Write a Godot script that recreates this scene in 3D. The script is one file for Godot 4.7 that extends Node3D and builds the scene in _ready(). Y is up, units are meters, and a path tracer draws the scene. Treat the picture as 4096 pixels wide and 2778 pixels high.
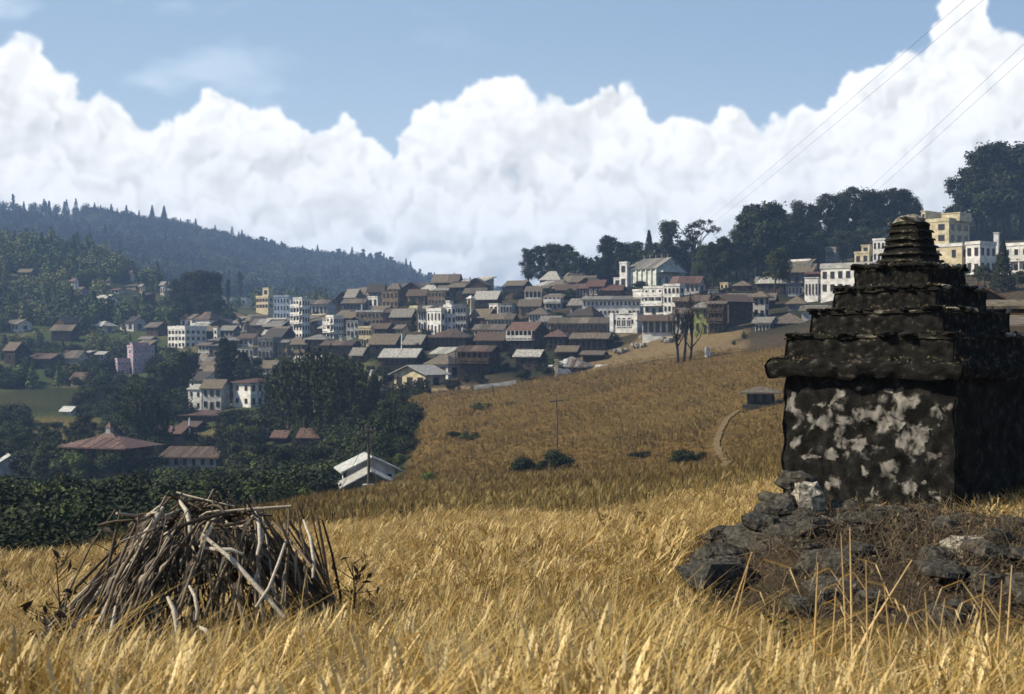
extends Node3D
# A hill town above a dry grass slope, seen past a stepped shrine and a heap of dry stalks.
# Metres, y up. The camera stands at the origin and looks along -Z.

const LENS := 1392.0     # picture widths of 1024 per unit of tan(angle): used to turn surveyed bearings into metres
const EYE := 1.5

var rng := RandomNumberGenerator.new()
var M := {}              # materials by name
var used := {}           # names taken
var hills := FastNoiseLite.new()
var lumps := FastNoiseLite.new()
var grid := PackedFloat32Array()
const GU0 := -1600.0
const GSTEP := 12.0
const GN := 351
const GD0 := 1.5
const GR := 1.036
const GK := 204

# ---------------------------------------------------------------- mesh collecting
class Shape:
	var v := PackedVector3Array()
	var n := PackedVector3Array()
	var c := PackedColorArray()
	var tint := Color.WHITE
	func tri(a: Vector3, b: Vector3, d: Vector3) -> void:
		var k := (d - a).cross(b - a).normalized()
		v.append(a); v.append(b); v.append(d)
		n.append(k); n.append(k); n.append(k)
		c.append(tint); c.append(tint); c.append(tint)
	func smooth_tri(a: Vector3, b: Vector3, d: Vector3, na: Vector3, nb: Vector3, nd: Vector3) -> void:
		v.append(a); v.append(b); v.append(d)
		n.append(na); n.append(nb); n.append(nd)
		c.append(tint); c.append(tint); c.append(tint)
	func quad(a: Vector3, b: Vector3, d: Vector3, e: Vector3) -> void:
		tri(a, b, d); tri(a, d, e)
	# a box by centre and half sizes along three axes
	func block(o: Vector3, x: Vector3, y: Vector3, z: Vector3) -> void:
		var p := []
		for i in 8:
			p.append(o + x * (1 if i & 1 else -1) + y * (1 if i & 2 else -1) + z * (1 if i & 4 else -1))
		quad(p[4], p[6], p[7], p[5])
		quad(p[1], p[3], p[2], p[0])
		quad(p[5], p[7], p[3], p[1])
		quad(p[0], p[2], p[6], p[4])
		quad(p[6], p[2], p[3], p[7])
		quad(p[0], p[4], p[5], p[1])
	func box(lo: Vector3, hi: Vector3) -> void:
		var h := (hi - lo) / 2
		block((lo + hi) / 2, Vector3(h.x, 0, 0), Vector3(0, h.y, 0), Vector3(0, 0, h.z))
	# a tube through points with a radius at each, closed at the ends
	func tube(p: Array, r: Array, sides := 6) -> void:
		var rings := []
		var side := Vector3.ZERO
		for i in p.size():
			var t: Vector3 = (p[mini(i + 1, p.size() - 1)] - p[maxi(i - 1, 0)]).normalized()
			if side == Vector3.ZERO:
				side = t.cross(Vector3(0.31, 0.17, 0.93)).normalized()
			side = (side - t * side.dot(t)).normalized()
			var up := t.cross(side)
			var ring := []
			for k in sides:
				var a := TAU * k / sides
				ring.append([p[i] + (side * cos(a) + up * sin(a)) * r[i], side * cos(a) + up * sin(a)])
			rings.append(ring)
		for i in rings.size() - 1:
			for k in sides:
				var a = rings[i][k]; var b = rings[i][(k + 1) % sides]
				var d = rings[i + 1][(k + 1) % sides]; var e = rings[i + 1][k]
				smooth_tri(a[0], e[0], d[0], a[1], e[1], d[1])
				smooth_tri(a[0], d[0], b[0], a[1], d[1], b[1])
		for k in range(1, sides - 1):
			tri(rings[0][0][0], rings[0][k][0], rings[0][k + 1][0])
			var l: Array = rings[-1]
			tri(l[0][0], l[k + 1][0], l[k][0])
	# a faceted, uneven stone
	func append_rock(o: Vector3, r: float, g: RandomNumberGenerator, size := Vector3.ONE) -> void:
		var rows := []
		var turn := Basis(Vector3.UP, g.randf() * TAU) * Basis(Vector3.RIGHT, g.randfn() * 0.25)
		for i in 6:
			var ring := []
			var el := PI * i / 5.0 - PI / 2
			for k in 8:
				var a := TAU * k / 8.0
				var q := Vector3(cos(a) * cos(el), sin(el), sin(a) * cos(el))
				# towards a box, then dented
				q = q / pow(pow(absf(q.x), 5.0) + pow(absf(q.y), 5.0) + pow(absf(q.z), 5.0), 0.2)
				q *= 0.74 + 0.36 * g.randf() if i > 0 and i < 5 else 0.85
				ring.append(o + turn * (q * size * r))
			rows.append(ring)
		for i in 5:
			for k in 8:
				var a: Vector3 = rows[i][k]; var b: Vector3 = rows[i + 1][k]; var d: Vector3 = rows[i + 1][(k + 1) % 8]; var e: Vector3 = rows[i][(k + 1) % 8]
				if i > 0: tri(a, e, d)
				if i < 4: tri(a, d, b)
	func mesh() -> ArrayMesh:
		var a := []
		a.resize(Mesh.ARRAY_MAX)
		a[Mesh.ARRAY_VERTEX] = v
		a[Mesh.ARRAY_NORMAL] = n
		a[Mesh.ARRAY_COLOR] = c
		var m := ArrayMesh.new()
		m.add_surface_from_arrays(Mesh.PRIMITIVE_TRIANGLES, a)
		return m

func numbered(called: String) -> String:
	var k: int = used.get(called, 0)
	used[called] = k + 1
	return called if k == 0 else "%s_%03d" % [called, k]

func tag(o: Node, label: String, category := "", group := "", kind := "") -> void:
	if label: o.set_meta("label", label)
	if category: o.set_meta("category", category)
	if group: o.set_meta("group", group)
	if kind: o.set_meta("kind", kind)

func thing(called: String, label: String, category: String, at := Vector3.ZERO, turn := 0.0, group := "") -> Node3D:
	var o := Node3D.new()
	o.name = numbered(called)
	add_child(o)
	o.position = at
	o.rotation.y = turn
	tag(o, label, category, group)
	return o

func put(called: String, s, material: Material, parent: Node) -> MeshInstance3D:
	var o := MeshInstance3D.new()
	o.name = called if parent != self else numbered(called)
	o.mesh = s.mesh() if s is Shape else s
	o.material_override = material
	parent.add_child(o, true)
	return o

func copy_of(o: Node3D, called: String, label: String, group: String, at: Vector3, turn: float, size: Vector3, category := "") -> Node3D:
	var r: Node3D = o.duplicate()
	r.name = numbered(called)
	add_child(r)
	r.transform = Transform3D(Basis(Vector3.UP, turn).scaled_local(size), at)
	r.visible = true
	for k in ["label", "category", "group", "kind"]:
		if r.has_meta(k): r.remove_meta(k)
	tag(r, label, category, group)
	return r

# ---------------------------------------------------------------- materials
func lin(r: float, g: float, b: float) -> Color:
	return Color(r, g, b).linear_to_srgb()

var plots := []          # [u0, u1, base v, distance, x, z, radius, name] of every building
var noise_tex := {}
func mottle(key: String, freq: float, dark: float, light: float, seed_ := 3, octaves := 4) -> Texture2D:
	if not noise_tex.has(key):
		var f := FastNoiseLite.new()
		f.seed = seed_
		f.noise_type = FastNoiseLite.TYPE_SIMPLEX_SMOOTH
		f.frequency = freq
		f.fractal_octaves = octaves
		var ramp := Gradient.new()
		ramp.set_color(0, Color(dark, dark, dark * 0.98))
		ramp.set_color(1, Color(light, light, light))
		var t := NoiseTexture2D.new()
		t.width = 256; t.height = 256
		t.seamless = true
		t.noise = f
		t.color_ramp = ramp
		noise_tex[key] = t
	return noise_tex[key]

func mat(called: String, col: Color, rough := 0.9, tex: Texture2D = null, scale := 0.3, spec := 0.25) -> StandardMaterial3D:
	var m := StandardMaterial3D.new()
	m.resource_name = called
	m.albedo_color = col
	m.roughness = rough
	m.metallic_specular = spec
	m.cull_mode = BaseMaterial3D.CULL_DISABLED
	if tex:
		m.albedo_texture = tex
		m.uv1_triplanar = true
		m.uv1_world_triplanar = true
		m.uv1_scale = Vector3(scale, scale, scale)
	M[called] = m
	return m

func materials() -> void:
	var stain := mottle("stain", 0.02, 0.62, 1.0, 11)
	var wear := mottle("wear", 0.035, 0.45, 1.0, 5)
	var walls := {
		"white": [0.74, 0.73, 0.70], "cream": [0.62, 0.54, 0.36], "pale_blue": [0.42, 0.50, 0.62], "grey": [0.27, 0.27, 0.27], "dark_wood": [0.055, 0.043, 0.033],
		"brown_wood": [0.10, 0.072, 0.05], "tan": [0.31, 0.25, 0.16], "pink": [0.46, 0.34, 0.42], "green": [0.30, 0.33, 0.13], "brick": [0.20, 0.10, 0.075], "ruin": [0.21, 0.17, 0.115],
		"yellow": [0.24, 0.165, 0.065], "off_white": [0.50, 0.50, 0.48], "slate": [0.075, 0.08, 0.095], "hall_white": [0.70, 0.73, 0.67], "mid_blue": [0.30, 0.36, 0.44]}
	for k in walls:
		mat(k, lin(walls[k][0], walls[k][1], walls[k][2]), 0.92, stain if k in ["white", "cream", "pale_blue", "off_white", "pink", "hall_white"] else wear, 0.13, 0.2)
	var roofs := {
		"tin": [0.25, 0.235, 0.205], "thatch": [0.19, 0.155, 0.105], "rust": [0.13, 0.09, 0.062], "red": [0.14, 0.075, 0.058], "pale_tin": [0.47, 0.46, 0.41], "dark_roof": [0.055, 0.046, 0.04],
		"brown_tin": [0.17, 0.14, 0.105], "white_tin": [0.62, 0.63, 0.6], "pink_tile": [0.165, 0.098, 0.078]}
	for k in roofs:
		var m := mat(k, lin(roofs[k][0], roofs[k][1], roofs[k][2]), 0.7, wear, 0.21, 0.3)
	mat("glass_dark", lin(0.012, 0.014, 0.018), 0.25, null, 0.3, 0.5)
	mat("frame_white", lin(0.6, 0.6, 0.57), 0.8)
	mat("frame_brown", lin(0.06, 0.04, 0.03), 0.8)
	mat("timber", lin(0.11, 0.085, 0.06), 0.95, wear, 0.5)
	mat("bare_timber", lin(0.42, 0.36, 0.28), 0.95, wear, 0.5)
	mat("white_pole", lin(0.7, 0.7, 0.7), 0.9)
	mat("bark", lin(0.055, 0.045, 0.036), 0.95, wear, 0.8)
	mat("pale_bark", lin(0.14, 0.12, 0.095), 0.95, wear, 0.8)
	for k in [["leaf", 0.22], ["leaf_dry", 0.1]]:
		var m := mat(k[0], Color.WHITE, 0.75, null, 1.0, 0.25)
		m.vertex_color_use_as_albedo = true
		m.backlight_enabled = true
		m.backlight = Color(k[1], k[1], k[1] * 0.6)
	var gr := mat("straw", Color.WHITE, 0.62, null, 1.0, 0.35)
	gr.vertex_color_use_as_albedo = true
	gr.backlight_enabled = true
	gr.backlight = Color(0.5, 0.42, 0.25)
	var t := mat("terrain", Color.WHITE, 0.97, mottle("soil", 0.03, 0.55, 1.0, 23, 5), 0.11, 0.1)
	t.vertex_color_use_as_albedo = true
	var st := mat("stalk", Color.WHITE, 0.7, mottle("streak", 0.05, 0.55, 1.0, 9), 4.0, 0.3)
	st.vertex_color_use_as_albedo = true
	mat("path_earth", lin(0.20, 0.145, 0.078), 0.97, mottle("soil", 0.03, 0.55, 1.0), 0.4, 0.1)
	var rk := mat("stone_grey", lin(0.115, 0.107, 0.088), 0.95, mottle("rock", 0.03, 0.25, 1.0, 31, 5), 2.2, 0.2)
	rk.heightmap_enabled = true
	rk.heightmap_texture = mottle("rock_relief", 0.04, 0.0, 1.0, 33, 5)
	rk.heightmap_scale = 1.6
	var rd := mat("stone_dark", lin(0.03, 0.028, 0.023), 0.95, mottle("rock", 0.03, 0.25, 1.0), 3.0, 0.2)
	rd.heightmap_enabled = true
	rd.heightmap_texture = rk.heightmap_texture
	rd.heightmap_scale = 1.0
	var rw := mat("stone_pale", lin(0.50, 0.46, 0.38), 0.95, mottle("rock", 0.03, 0.4, 1.0), 2.2, 0.2)
	rw.heightmap_enabled = true
	rw.heightmap_texture = rk.heightmap_texture
	rw.heightmap_scale = 1.2

# ---------------------------------------------------------------- ground: heights by bearing and distance
func survey() -> Array:
	var far := func(v): return EYE + (347.0 - v) / LENS * 1500.0
	return [
		[-900, [0, 0, 12, -1.2, 25, -3.0, 45, -8, 100, -13, 200, -19, 260, -17, 330, -9, 420, 4, 560, 30, 690, 60, 800, 54, 1000, 80, 1300, 130, 1500, 165, 1800, 150, 2000, 60]],
		[0, [0, 0, 6, -0.15, 12, -1.0, 25, -2.4, 36, -5.5, 60, -8.3, 100, -11.5, 200, -18, 260, -17, 320, -12, 400, -4.5, 480, 5, 560, 22, 640, 44, 690, 53, 760, 45, 1000, 60, 1300, 118, 1500, far.call(207), 1800, 140, 2000, 60]],
		[100, [0, 0, 6, -0.1, 9, -0.45, 15, -1.1, 36, -3.6, 48, -7, 100, -12.5, 160, -16, 205, -18, 240, -17.6, 280, -15, 330, -11, 400, -5, 460, 1.5, 520, 12, 600, 29, 690, 44, 760, 38, 1000, 55, 1300, 108, 1500, far.call(215), 1800, 130, 2000, 60]],
		[200, [0, 0, 6, -0.08, 9, -0.42, 15, -1.1, 52, -4.96, 70, -9.5, 100, -13, 160, -17, 205, -18, 240, -16.5, 300, -11.9, 350, -8, 400, -3, 450, 3, 520, 12.5, 600, 22, 700, 22, 1000, 45, 1300, 90, 1500, far.call(233), 1800, 115, 2000, 60]],
		[300, [0, 0, 6, 0, 15, -1.0, 72, -6.36, 88, -10, 130, -15, 200, -16.5, 250, -13.5, 300, -9.5, 350, -4, 400, 2, 450, 9, 500, 14, 560, 12, 1000, 30, 1300, 70, 1500, far.call(257), 1800, 85, 2000, 60]],
		[360, [0, 0, 6, 0, 15, -0.9, 60, -5.1, 108, -9.4, 122, -12, 150, -14, 200, -12.8, 240, -9.5, 270, -6.5, 300, -3, 350, 2.5, 400, 9, 440, 14.5, 500, 13, 1000, 25, 1300, 65, 1500, far.call(262), 1800, 80, 2000, 60]],
		[400, [0, 0, 6, 0, 15, -0.8, 60, -5.0, 112, -9.3, 135, -11, 170, -10.5, 200, -9, 225, -8, 260, -5.5, 300, -0.5, 350, 5, 400, 12, 430, 16, 500, 14, 1000, 22, 1300, 60, 1500, far.call(272), 1800, 65, 2000, 60]],
		[428, [0, 0, 6, 0, 15, -0.7, 60, -4.9, 110, -9.0, 140, -9.2, 170, -7.5, 200, -6.5, 228, -6.2, 260, -4.5, 300, 1, 350, 7, 400, 13, 430, 17, 500, 14, 1000, 20, 1300, 50, 1500, far.call(284), 1800, 55, 2000, 60]],
		[500, [0, 0, 6, 0, 12, -0.35, 30, -2.1, 60, -4.8, 110, -8.3, 150, -6.6, 185, -5, 205, -4.8, 226, -4.9, 250, -3, 300, 2.4, 350, 9, 400, 15.5, 430, 18.5, 520, 14, 1000, 20, 1500, far.call(297), 1800, 50, 2000, 60]],
		[600, [0, 0, 6, 0, 12, -0.35, 30, -2.1, 60, -4.5, 100, -7.3, 140, -5.8, 180, -3.6, 205, -2.4, 225, -2.0, 240, -1.4, 270, 2, 300, 6, 350, 13, 400, 19, 430, 21, 520, 16, 1000, 18, 1500, 45, 1800, 40, 2000, 60]],
		[700, [0, 0, 6, 0, 12, -0.25, 30, -1.7, 60, -4.2, 100, -6.6, 140, -4.2, 180, -1.0, 205, 0.5, 230, 2.3, 260, 6.3, 300, 12, 350, 16.5, 400, 20, 440, 21, 520, 17, 1000, 18, 1500, 45, 1800, 40, 2000, 60]],
		[800, [0, 0, 6, 0, 12, -0.12, 30, -1.4, 60, -3.6, 100, -5.2, 140, -2, 180, 1.5, 205, 3, 230, 5.5, 260, 9.5, 300, 14.5, 350, 20, 400, 24, 450, 26, 560, 20, 1000, 18, 1500, 45, 1800, 40, 2000, 60]],
		[900, [0, 0, 6, 0.02, 12, -0.05, 30, -1.0, 60, -2.8, 100, -4, 140, 0, 180, 4, 230, 10.5, 260, 14, 300, 19, 350, 25, 420, 31, 560, 24, 1000, 18, 1500, 45, 1800, 40, 2000, 60]],
		[1024, [0, 0, 6, 0.05, 12, 0.05, 30, -0.6, 60, -1.8, 100, -1.5, 140, 2.5, 180, 7, 230, 14, 300, 22, 360, 29, 450, 36, 600, 28, 1000, 18, 1500, 45, 1800, 40, 2000, 60]],
		[1900, [0, 0, 6, 0.1, 12, 0.3, 60, 1, 100, 4, 180, 14, 300, 32, 450, 46, 600, 38, 1000, 18, 1500, 45, 1800, 40, 2000, 60]],
	]

func along(p: Array, x: float) -> float:
	if x <= p[0]: return p[1]
	for i in range(2, p.size(), 2):
		if x <= p[i]:
			return lerpf(p[i - 1], p[i + 1], (x - p[i - 2]) / float(p[i] - p[i - 2]))
	return p[-1]

func make_grid() -> void:
	var cols := survey()
	var raw := PackedFloat32Array()
	raw.resize(GN * GK)
	for i in GN:
		var u := GU0 + i * GSTEP
		var a := 0
		while a < cols.size() - 2 and u > cols[a + 1][0]:
			a += 1
		var t := clampf((u - cols[a][0]) / float(cols[a + 1][0] - cols[a][0]), 0, 1)
		for k in GK:
			var d := GD0 * pow(GR, k)
			raw[i * GK + k] = lerpf(along(cols[a][1], d), along(cols[a + 1][1], d), t)
	grid = raw.duplicate()
	for i in GN:      # soften the creases between bearings, then add hummocks
		var u := GU0 + i * GSTEP
		for k in GK:
			var d := GD0 * pow(GR, k)
			var s := 0.0
			for o in [-2, -1, 0, 1, 2]:
				s += raw[clampi(i + o, 0, GN - 1) * GK + k] * (3 - absi(o))
			s /= 9.0
			var x: float = (u - 512.0) / LENS * d
			var amp := 0.0
			if d < 20: amp = 0.05
			elif d < 240: amp = 0.22
			elif d < 700: amp = 0.7
			else: amp = 5.0
			s += hills.get_noise_2d(x * (1.0 if d < 700 else 0.18), d * (1.0 if d < 700 else 0.18)) * amp
			grid[i * GK + k] = s

func H(x: float, z: float) -> float:
	var d := -z
	if d <= GD0: return 0.0
	var fu := clampf((512.0 + x / d * LENS - GU0) / GSTEP, 0, GN - 1.001)
	var fk := clampf(log(d / GD0) / log(GR), 0, GK - 1.001)
	var i := int(fu); var k := int(fk)
	var a := i * GK + k
	return lerpf(lerpf(grid[a], grid[a + 1], fk - k), lerpf(grid[a + GK], grid[a + GK + 1], fk - k), fu - i)

func bearing(x: float, z: float) -> float:
	return 512.0 + x / maxf(-z, 0.1) * LENS

func far_of_meadow(u: float) -> float:      # distance to the far edge of the dry grass
	return along([-900, 22, 0, 25, 75, 36, 160, 48, 200, 52, 282, 70, 332, 88, 360, 108, 390, 113, 404, 122, 412, 160, 420, 205, 430, 228, 500, 226, 600, 225, 700, 205, 750, 192, 800, 178, 900, 160, 1024, 150, 1900, 150], u)

func meadow(u: float, d: float) -> bool:
	if d < far_of_meadow(u): return true
	if u > 366.0 and u < 432.0 and d > 190.0 and d < 231.0 and (u > 398.0 or d > 205.0): return true
	return u > 396.0 and u < 432.0 and d > 150.0 and d < 176.0

func pt(u: float, v: float, d: float) -> Vector3:
	return Vector3((u - 512.0) / LENS * d, EYE - (v - 347.0) / LENS * d, -d)

func hit(u: float, v: float, from := 4.0) -> float:   # distance at which that line of sight meets the ground
	var d := from
	while d < 2500.0:
		var p := pt(u, v, d)
		if p.y <= H(p.x, p.z): return d
		d *= 1.004
	return 2500.0

func ground_at(u: float, d: float) -> Vector3:
	var x := (u - 512.0) / LENS * d
	return Vector3(x, H(x, -d), -d)

func ground_color(u: float, d: float, x: float) -> Color:
	var n := hills.get_noise_2d(x * 2.3 + 71, d * 2.3)
	var n2 := lumps.get_noise_2d(x * 0.6, d * 0.6)
	var c := Color(0.165, 0.105, 0.036)
	if meadow(u + n * 5.0, d * (1.0 - 0.05 * n)):
		c = c.lerp(Color(0.10, 0.072, 0.027), clampf(n + 0.3, 0, 1))
		return c
	if d < 240 and u < 420:
		c = Color(0.028, 0.04, 0.014).lerp(Color(0.10, 0.085, 0.04), clampf(n * 1.5 + 0.1, 0, 1))
	elif d < 520 and u >= 380:
		c = Color(0.085, 0.065, 0.042).lerp(Color(0.03, 0.034, 0.018), clampf(n2 * 2.0 + 0.35, 0, 1))
	elif d < 520:
		c = Color(0.06, 0.08, 0.03).lerp(Color(0.16, 0.14, 0.065), clampf(n2 * 2.4, 0, 1))
	else:
		c = Color(0.04, 0.055, 0.026).lerp(Color(0.13, 0.13, 0.055), clampf(n2 * 2.2, 0, 1))
	var vv: float = 347.0 + (EYE - H(x, -d)) / d * LENS
	u += n * 14.0
	d += n2 * 18.0
	if u > 18 and u < 112 and d > 238 and d < 286: c = Color(0.15, 0.115, 0.05).lerp(Color(0.05, 0.055, 0.025), clampf(n2 * 1.5 + 0.2, 0, 1))      # stubble field behind the yellow house
	if u < 78 and d >= 300 and d < 348: c = Color(0.04, 0.052, 0.022).lerp(Color(0.07, 0.065, 0.03), clampf(n2 * 2.0 + 0.2, 0, 1))               # green terrace
	if u > 572 and u < 745 and d < 262: c = Color(0.225, 0.165, 0.085).lerp(Color(0.16, 0.115, 0.06), clampf(n2 + 0.4, 0, 1))
	if u > 255 and u < 293 and d > 400 and d < 470: c = Color(0.17, 0.15, 0.07)
	return c

func build_ground() -> void:
	var s := Shape.new()
	var pos := PackedVector3Array()
	var nor := PackedVector3Array()
	var col := PackedColorArray()
	var idx := PackedInt32Array()
	for i in GN:
		var u := GU0 + i * GSTEP
		for k in GK:
			var d := GD0 * pow(GR, k)
			var x := (u - 512.0) / LENS * d
			pos.append(Vector3(x, grid[i * GK + k], -d))
			col.append(ground_color(u, d, x))
			var e := maxf(0.3, d * 0.012)
			nor.append(Vector3(H(x - e, -d) - H(x + e, -d), 2 * e, H(x, -d - e) - H(x, -d + e)).normalized())
	for i in GN - 1:
		for k in GK - 1:
			var a := i * GK + k
			idx.append_array([a, a + 1, a + GK + 1, a, a + GK + 1, a + GK])
	var b := pos.size()
	for p in [Vector3(-60, 0, 60), Vector3(60, 0, 60), Vector3(60, 0, -1.5), Vector3(-60, 0, -1.5)]:
		pos.append(p); nor.append(Vector3.UP); col.append(Color(0.2, 0.125, 0.045))
	idx.append_array([b, b + 3, b + 2, b, b + 2, b + 1])
	var a := []
	a.resize(Mesh.ARRAY_MAX)
	a[Mesh.ARRAY_VERTEX] = pos; a[Mesh.ARRAY_NORMAL] = nor; a[Mesh.ARRAY_COLOR] = col; a[Mesh.ARRAY_INDEX] = idx
	var m := ArrayMesh.new()
	m.add_surface_from_arrays(Mesh.PRIMITIVE_TRIANGLES, a)
	var o := put("terrain", m, M.terrain, self)
	tag(o, "sloping ground from the dry meadow through the valley to the hills", "terrain", "", "structure")

# a strip of trodden earth along ground points
func strip(called: String, label: String, pts: Array, wide: float, material: Material) -> void:
	var s := Shape.new()
	var line := []
	for i in pts.size() - 1:
		for k in 6:
			line.append((pts[i] as Vector3).lerp(pts[i + 1], k / 6.0))
	line.append(pts[-1])
	var l := []; var r := []
	for i in line.size():
		var t: Vector3 = line[mini(i + 1, line.size() - 1)] - line[maxi(i - 1, 0)]
		var n := Vector3(t.z, 0, -t.x).normalized() * wide * (0.5 + 0.15 * sin(i * 2.7))
		var a: Vector3 = line[i] + n; var b: Vector3 = line[i] - n
		a.y = H(a.x, a.z) + 0.09; b.y = H(b.x, b.z) + 0.09
		l.append(a); r.append(b)
	for i in line.size() - 1:
		s.quad(l[i], l[i + 1], r[i + 1], r[i])
	var o := put(called, s, material, self)
	tag(o, label, "path", "", "structure")

# ---------------------------------------------------------------- sky
var cloud_edge := []
var n_big := FastNoiseLite.new()
var n_mid := FastNoiseLite.new()
var n_small := FastNoiseLite.new()
var n_soft := FastNoiseLite.new()

func cloud_lumps(x: float, y: float) -> float:
	return n_big.get_noise_2d(x, y) * -1.0 + n_mid.get_noise_2d(x, y) * -0.55 + n_small.get_noise_2d(x, y) * -0.3

func cloud_top(x: float) -> float:
	var b: float = 118.0 + 75.0 * n_soft.get_noise_2d(x * 0.45, 900)
	if x < -140 or x > 1160: return b
	var e := along(cloud_edge, x)
	return lerpf(b, e, smoothstep(-140, -10, x) * (1.0 - smoothstep(1030, 1160, x)))

func sky_color(x: float, y: float) -> Color:
	# x runs with bearing, y falls with height (347 at eye level); one unit is 1/1392 radian
	var high := clampf((347.0 - y) / 347.0, -0.1, 6.0)
	var blue := Color(0.66, 0.73, 0.785).lerp(Color(0.51, 0.60, 0.70), smoothstep(0.3, 1.05, high)).lerp(Color(0.30, 0.42, 0.60), smoothstep(1.0, 4.0, high))
	var right := smoothstep(100, 1100, x) * 0.3 - 0.15
	blue = blue.lerp(Color(0.36, 0.47, 0.63), clampf(right, 0, 1)).lerp(Color(0.66, 0.75, 0.83), clampf(-right, 0, 1))
	# thin veil high on the left
	var veil := smoothstep(0.05, 0.6, n_soft.get_noise_2d(x * 0.6 + 400, y * 1.4 + 90)) * 0.7 * smoothstep(560, 20, x)
	blue = blue.lerp(Color(0.80, 0.84, 0.88), clampf(veil, 0, 1))
	var wx := x + 15.0 * n_soft.get_noise_2d(x * 2.2, y * 2.2)
	var wy := y + 15.0 * n_soft.get_noise_2d(x * 2.2 + 300, y * 2.2)
	var out := blue
	var top := cloud_top(wx)
	if wy < top - 26.0: return blue
	for j in 5:      # billow behind billow, each with its own bright rim
		var ox := wx + j * 173.0; var oy := wy + j * 91.0
		var h := cloud_lumps(ox, oy)
		var d := wy - top - (0.0 if j == 0 else 22.0 + (j - 1) * 40.0 + 46.0 * n_soft.get_noise_2d(wx * 1.5 + j * 311.0, j * 57.0)) + (h - 0.55) * (21.0 if j == 0 else 26.0)
		if d < -6.0: continue
		var a := smoothstep(-2.2, 2.6, d) if j == 0 else smoothstep(-3.0, 5.0, d) * 0.8
		var lit := (h - cloud_lumps(ox - 7.0, oy - 8.0))
		var b := 0.985 + lit * 0.22 - 0.12 * smoothstep(4.0, 80.0, d) - 0.05 * smoothstep(0.1, 0.5, n_soft.get_noise_2d(x * 0.8 + 50 + j * 40, y * 1.1 + 70))
		b -= 0.05 * smoothstep(210, 330, y)
		b = clampf(b, 0.66, 0.99)
		var cl := (Color(b, b * 0.998, b * 0.99) * 0.935).lerp(Color(0.60, 0.67, 0.735), clampf((0.87 - b) * 2.4, 0, 0.7))
		out = out.lerp(cl, a)
	return out

func build_sky() -> Texture2D:
	for f in [[n_big, 0.0125, 41], [n_mid, 0.031, 42], [n_small, 0.075, 43]]:
		f[0].noise_type = FastNoiseLite.TYPE_CELLULAR
		f[0].cellular_return_type = FastNoiseLite.RETURN_DISTANCE
		f[0].cellular_distance_function = FastNoiseLite.DISTANCE_EUCLIDEAN
		f[0].fractal_type = FastNoiseLite.FRACTAL_NONE
		f[0].frequency = f[1]; f[0].seed = f[2]
	n_soft.noise_type = FastNoiseLite.TYPE_SIMPLEX_SMOOTH
	n_soft.frequency = 0.008
	n_soft.fractal_octaves = 4
	n_soft.seed = 77
	var edge := [0, 50, 18, 49, 34, 52, 48, 62, 62, 82, 78, 99, 86, 108, 104, 112, 120, 120, 134, 130, 147, 142, 160, 141, 170, 132, 182, 122, 198, 116, 208, 109, 224, 106, 242, 108, 256, 112, 272, 116, 290, 124, 310, 131, 326, 138, 334, 134, 342, 129, 352, 130, 362, 138, 370, 152, 380, 168, 390, 181, 395, 168, 398, 150, 406, 142, 414, 130, 428, 121, 442, 114, 452, 114, 462, 118, 468, 108, 474, 96, 486, 88, 498, 84, 512, 85, 526, 89, 534, 96, 540, 108, 548, 114, 562, 115, 578, 112, 590, 108, 600, 100, 612, 93, 628, 89, 638, 94, 643, 108, 646, 122, 652, 132, 664, 130, 680, 132, 694, 139, 706, 141, 718, 136, 728, 127, 738, 124, 746, 128, 756, 138, 768, 130, 776, 122, 790, 118, 806, 116, 822, 108, 838, 102, 852, 92, 866, 84, 880, 74, 892, 64, 908, 58, 922, 52, 927, 38, 931, 22, 940, 10, 952, 4, 966, 3, 978, 9, 986, 24, 992, 38, 1004, 46, 1024, 50]
	for i in range(0, edge.size(), 2):
		var az := atan((edge[i] - 512.0) / LENS)
		cloud_edge.append(512.0 + az * LENS)
		cloud_edge.append(347.0 - atan((347.0 - edge[i + 1]) / LENS * cos(az)) * LENS)
	var low := Image.create_empty(1024, 512, false, Image.FORMAT_RGB8)
	low.fill(Color(0.50, 0.52, 0.50))
	for j in 262:
		var el := (0.5 - (j + 0.5) / 512.0) * PI
		for i in 1024:
			var az := wrapf((i + 0.5) / 1024.0 * TAU, -PI, PI)
			low.set_pixel(i, j, sky_color(512.0 + az * LENS, 347.0 - el * LENS))
	low.resize(4096, 2048, Image.INTERPOLATE_CUBIC)
	for j in range(760, 1040):
		var el := (0.5 - (j + 0.5) / 2048.0) * PI
		for i in range(-350, 350):
			var az := (i + 0.5) / 4096.0 * TAU
			low.set_pixel(posmod(i, 4096), j, sky_color(512.0 + az * LENS, 347.0 - el * LENS))
	return ImageTexture.create_from_image(low)

func hides(u: float, d: float, high: float, m := 3.0) -> bool:      # would a plant of this height stand before a building's wall?
	var g := ground_at(u, d)
	var top: float = 347.0 - (g.y + high - EYE) / d * LENS
	for b in plots:
		if d < b[3] and u > b[0] - m and u < b[1] + m and top < b[2] - 4.0 and d > b[3] * 0.3: return true
		if Vector2(g.x - b[4], g.z - b[5]).length() < b[6] * 0.8: return true
	return false

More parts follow.
